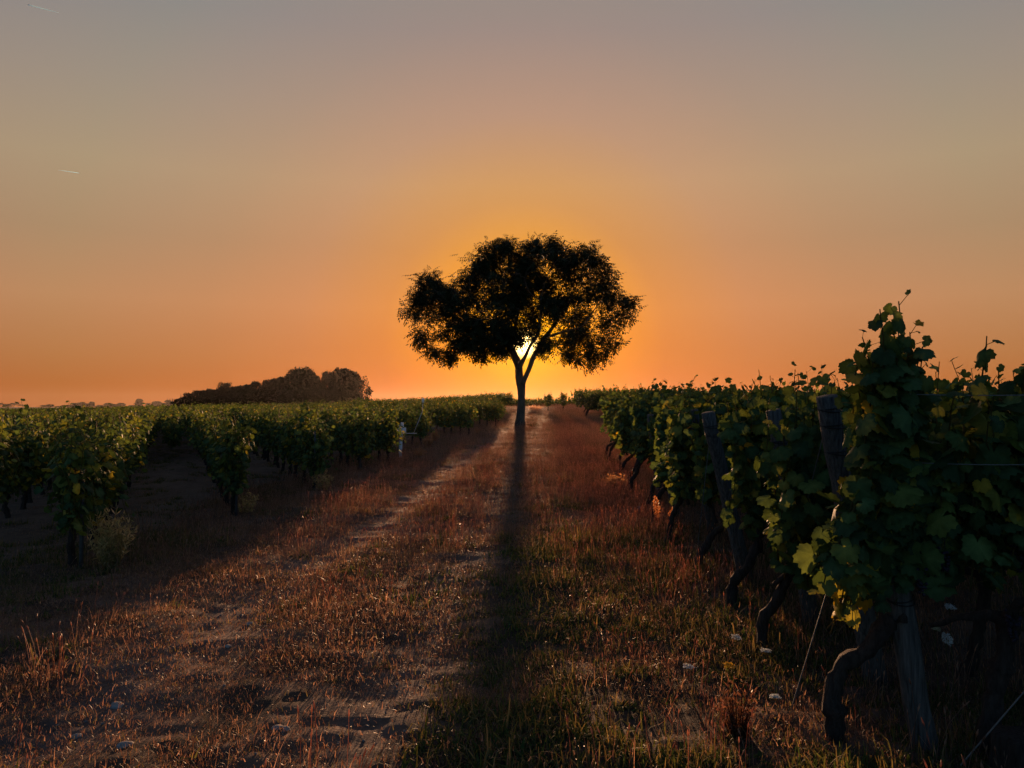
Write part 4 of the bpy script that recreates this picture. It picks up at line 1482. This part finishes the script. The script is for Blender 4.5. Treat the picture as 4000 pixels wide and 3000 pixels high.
def dock(px, py, h, lean, label, seed):
    g = np.random.default_rng(seed)
    b = ground_at(px, py)
    t = thing('dock_stalk', label, 'seed stalk', b, 0, 'glowing dock stalks by the right rows')
    p = np.array([(0, 0, -.03), (lean * .35, 0, h * .5), (lean, 0, h)])
    MB().tube(p, [.006, .005, .002], 5, (.3, .15, .07), False).build('stem', M_GRASS, t)
    m = MB()
    n = 260
    f = g.uniform(.38, 1.0, n)
    r = .052 * np.sin(np.clip((f - .3) / .72, 0, 1) * PI) ** .7
    a = g.uniform(0, 6.28, n)
    c = np.stack([np.interp(f, [0, .5, 1], p[:, i]) for i in range(3)], -1) + np.stack([r * np.cos(a), r * np.sin(a), np.zeros(n)], -1) * g.uniform(.3, 1, (n, 1))
    d, e = unit(g.normal(0, 1, (n, 3))), unit(g.normal(0, 1, (n, 3)))
    s = .011
    V = np.stack([c - d * s, c + e * s * .6, c + d * s, c - e * s * .6], 1)
    m.add(V.reshape(-1, 3), None, np.arange(4 * n).reshape(-1, 4), np.repeat(np.array((.32, .18, .08)) * g.uniform(.7, 1.3, (n, 1)), 4, 0))
    m.build('seed_head', M_GRASS, t)


dock(2575, 2070, .42, -.05, 'glowing orange dock stalk, the taller and left one of the pair', 1)
dock(2607, 2085, .34, .05, 'glowing orange dock stalk, the shorter and right one of the pair', 2)


def umbel(px, py, Y, r, tilt, label, col=(.62, .68, .70), side=False):
    g = np.random.default_rng(int(px))
    c = at(px, py, Y)
    zg = float(gz(c[0], c[1]))
    t = thing('wild_carrot_flower', label, 'flower', (c[0], c[1], zg), 0, 'white wild carrot flowers in the right foreground')
    h = c[2] - zg
    st = MB()
    st.tube([(.02, 0, -.02), (.015, .01, h * .5), (0, 0, h - .02)], [.0024, .002, .0014], 4, (.10, .12, .05), False)
    ax = Vector((math.sin(tilt) * .35, -math.sin(tilt), math.cos(tilt)))
    M = np.array(ax.to_track_quat('Z', 'Y').to_matrix())
    fl = MB()
    for k in range(20):
        a = 2.4 * k
        rr = r * math.sqrt((k + .5) / 20)
        q = M @ np.array((rr * math.cos(a), rr * math.sin(a), .018 - .25 * rr * rr / r + g.normal(0, .002)))
        st.tube([(0, 0, h - .02), np.array((0, 0, h - .012)) + q * .9], .0007, 3, (.12, .14, .06), False)
        for j in range(9):
            d = M @ (np.array((g.normal(0, .005), g.normal(0, .005), g.normal(0, .0015))))
            e1, e2 = M @ unit(g.normal(0, 1, 3) * (1, 1, .3)), M @ unit(g.normal(0, 1, 3) * (1, 1, .3))
            o = np.array((0, 0, h - .012)) + q + d
            s = .0042
            fl.add([o - e1 * s, o + e2 * s, o + e1 * s, o - e2 * s], None, [(0, 1, 2, 3)], np.asarray(col) * g.uniform(.85, 1.1))
    st.build('stem', M_GRASS, t)
    fl.build('flower_head', M_PETAL, t)


umbel(3694, 2490, 3.95, .029, .95, 'white lacy flower facing the camera right of the big post')
umbel(3709, 2371, 4.0, .024, .25, 'white lacy flower seen from the side above the face-on one')
umbel(3651, 2456, 4.0, .018, .3, 'small cream flower close to the big leaning post', (.5, .5, .34))
umbel(2690, 2603, 4.55, .030, .15, 'leftmost low white flower in the dark grass')
umbel(2876, 2488, 5.0, .030, .2, 'low white flower farthest up the grass near the trunk')
umbel(2990, 2542, 4.7, .030, .08, 'low white flower under the thin wire')
umbel(3028, 2722, 3.95, .024, .05, 'lowest white flower left of the nearest trunk')
umbel(2501, 1985, 11.4, .050, .8, 'small bright white flower by the far crooked trunk', (.7, .68, .66))
umbel(2845, 2598, 4.5, .026, .4, 'single yellow flower in the dark grass at right', (.62, .36, .03))


def stone(px, py, s, label, seed):
    g = np.random.default_rng(seed)
    import bmesh
    b = bmesh.new()
    bmesh.ops.create_icosphere(b, subdivisions=3, radius=1)
    V = np.array([v.co[:] for v in b.verts])
    T = np.array([[v.index for v in f.verts] for f in b.faces])
    b.free()
    k = 1 + .22 * (vnoise(V[:, 0] * 1.6 + 9, V[:, 1] * 1.6 + V[:, 2] * 2.1 + 5, seed) - .5) + .12 * (vnoise(V[:, 0] * 4 + 3, V[:, 1] * 4 - V[:, 2] * 5, seed + 1) - .5)
    for q in range(5):
        d = unit(g.normal(0, 1, 3))
        k = np.minimum(k, .86 / np.maximum(V @ d, .3) * 1.0 + .0) if g.uniform() < .8 else k
    V = V * k[:, None] * np.array((s, s * .7, s * .42))
    o = MB().add(V, T).build('stone', M_STONE, None, False)
    p = ground_at(px, py)
    o.location = (p[0], p[1], float(gz(p[0], p[1])) + s * .04)
    o.rotation_euler = (g.normal(0, .15), g.normal(0, .15), g.uniform(0, 6.28))
    tag(o, label, 'stone', 'pale stones on the track')


stone(457, 2722, .050, 'largest pale stone in the left wheel track, low left', 2)
stone(975, 2415, .045, 'flat stone in the left wheel track farther up', 3)
stone(1085, 2835, .034, 'left one of two pale stones in the bottom middle', 4)
stone(1118, 2838, .030, 'right one of two pale stones in the bottom middle', 5)
stone(300, 2832, .034, 'low grey stone left in the bottom corner', 6)
stone(490, 2895, .040, 'grey stone nearest the bottom edge in the left wheel track', 7)
stone(890, 2520, .032, 'small pale stone midway along the left wheel track', 8)


def pebbles():
    g = np.random.default_rng(88)
    V, T = ico()
    pr = []
    for k in range(3):
        W = V * (1 + g.normal(0, .13, (len(V), 1))) * np.array((1, .8, .5))
        pr.append(MB().add(W, T).build('pebble', M_STONE, 'unlinked'))
    n = 1300
    y = 2.3 * (40 / 2.3) ** g.uniform(0, 1, n)
    u = np.where(g.uniform(0, 1, n) < .68, -np.interp(y, [0, 15, 40], [2.62, 2.3, 2.0]), -np.interp(y, [0, 15, 40], [.95, .8, .65])) + g.normal(0, .22, n)
    x = u + TRACK * y
    s = .004 + .010 * g.uniform(0, 1, n) ** 3
    scatter('pebbles', pr, np.stack([x, y, gz(x, y) + s * .2], -1), np.stack([np.zeros(n), np.zeros(n), g.uniform(0, 6.3, n)], -1), np.repeat(s[:, None], 3, 1), g.integers(0, 3, n),
            'fine pebbles scattered along the two wheel tracks', 'pebbles')


grass()
pebbles()


# ------------------------------------------------------------------ sky objects
def contrail(a, b, r, label, seed):
    m, nt, bs, out = new_mat('contrail_ice')
    bs.inputs['Base Color'].default_value = (.9, .88, .85, 1)
    bs.inputs['Roughness'].default_value = 1
    tr = nt.nodes.new('ShaderNodeBsdfTranslucent')
    tr.inputs['Color'].default_value = (.62, .86, 1.0, 1)
    mx = nt.nodes.new('ShaderNodeMixShader')
    mx.inputs[0].default_value = 1.0
    nt.links.new(bs.outputs[0], mx.inputs[1])
    nt.links.new(tr.outputs[0], mx.inputs[2])
    nt.links.new(mx.outputs[0], out.inputs['Surface'])
    k = np.linspace(0, 1, 24)[:, None]
    p = a + (b - a) * k
    o = MB().tube(p, r * np.interp(k[:, 0], [0, .06, .25, .6, 1], [.35, 1, 1, .8, .12]), 8, (1, 1, 1), True, .10, seed).build('contrail', m, None, True)
    tag(o, label, 'contrail', 'contrails')


contrail(at(108, 18, 9000), at(230, 50, 9300), 7.5, 'longer bright contrail in the top left corner', 1)
contrail(at(310, 676, 9000), at(226, 664, 9200), 4.2, 'short faint contrail below the top left one', 2)


def bird(px, py, Y, span, label):
    c = at(px, py, Y)
    m = MB()
    s = span
    m.tube([(-.02 * s, -.28 * s, 0), (0, -.12 * s, .01 * s), (0, .08 * s, .01 * s), (0, .26 * s, 0)], [.01 * s, .06 * s, .055 * s, .012 * s], 8)
    for d in (-1, 1):
        m.add([(0, .10 * s, .02 * s), (0, -.08 * s, .02 * s), (d * .24 * s, -.07 * s, .11 * s), (d * .24 * s, .09 * s, .12 * s), (d * .5 * s, -.10 * s, .06 * s), (d * .46 * s, .0, .075 * s)], None,
              [(0, 1, 2, 3), (3, 2, 4, 5)])
    o = m.build('bird', M_TIE)
    o.location = c
    o.rotation_euler = (0, .2, .9)
    tag(o, label, 'bird', 'tiny birds in the sky')


bird(3291, 1146, 62, .10, 'tiny dark bird in the right sky, the left one of two')
bird(3383, 1123, 70, .09, 'tiny dark bird in the right sky, the right one of two')


# ------------------------------------------------------------------ evening haze
def haze():
    m = bpy.data.materials.new('haze')
    m.use_nodes = True
    nt = m.node_tree
    nt.nodes.remove(nt.nodes['Principled BSDF'])
    v = nt.nodes.new('ShaderNodeVolumePrincipled')
    v.inputs['Color'].default_value = (.95, .85, .78, 1)
    v.inputs['Density'].default_value = .00004
    v.inputs['Anisotropy'].default_value = .70
    nt.links.new(v.outputs[0], nt.nodes['Material Output'].inputs['Volume'])
    o = MB().box((0, 660, 3.0), (2860, 1460, 40.0)).build('haze', m)
    o.data.materials[0] = m
    tag(o, 'warm evening haze lying over the vineyard', 'haze', kind='stuff')


haze()
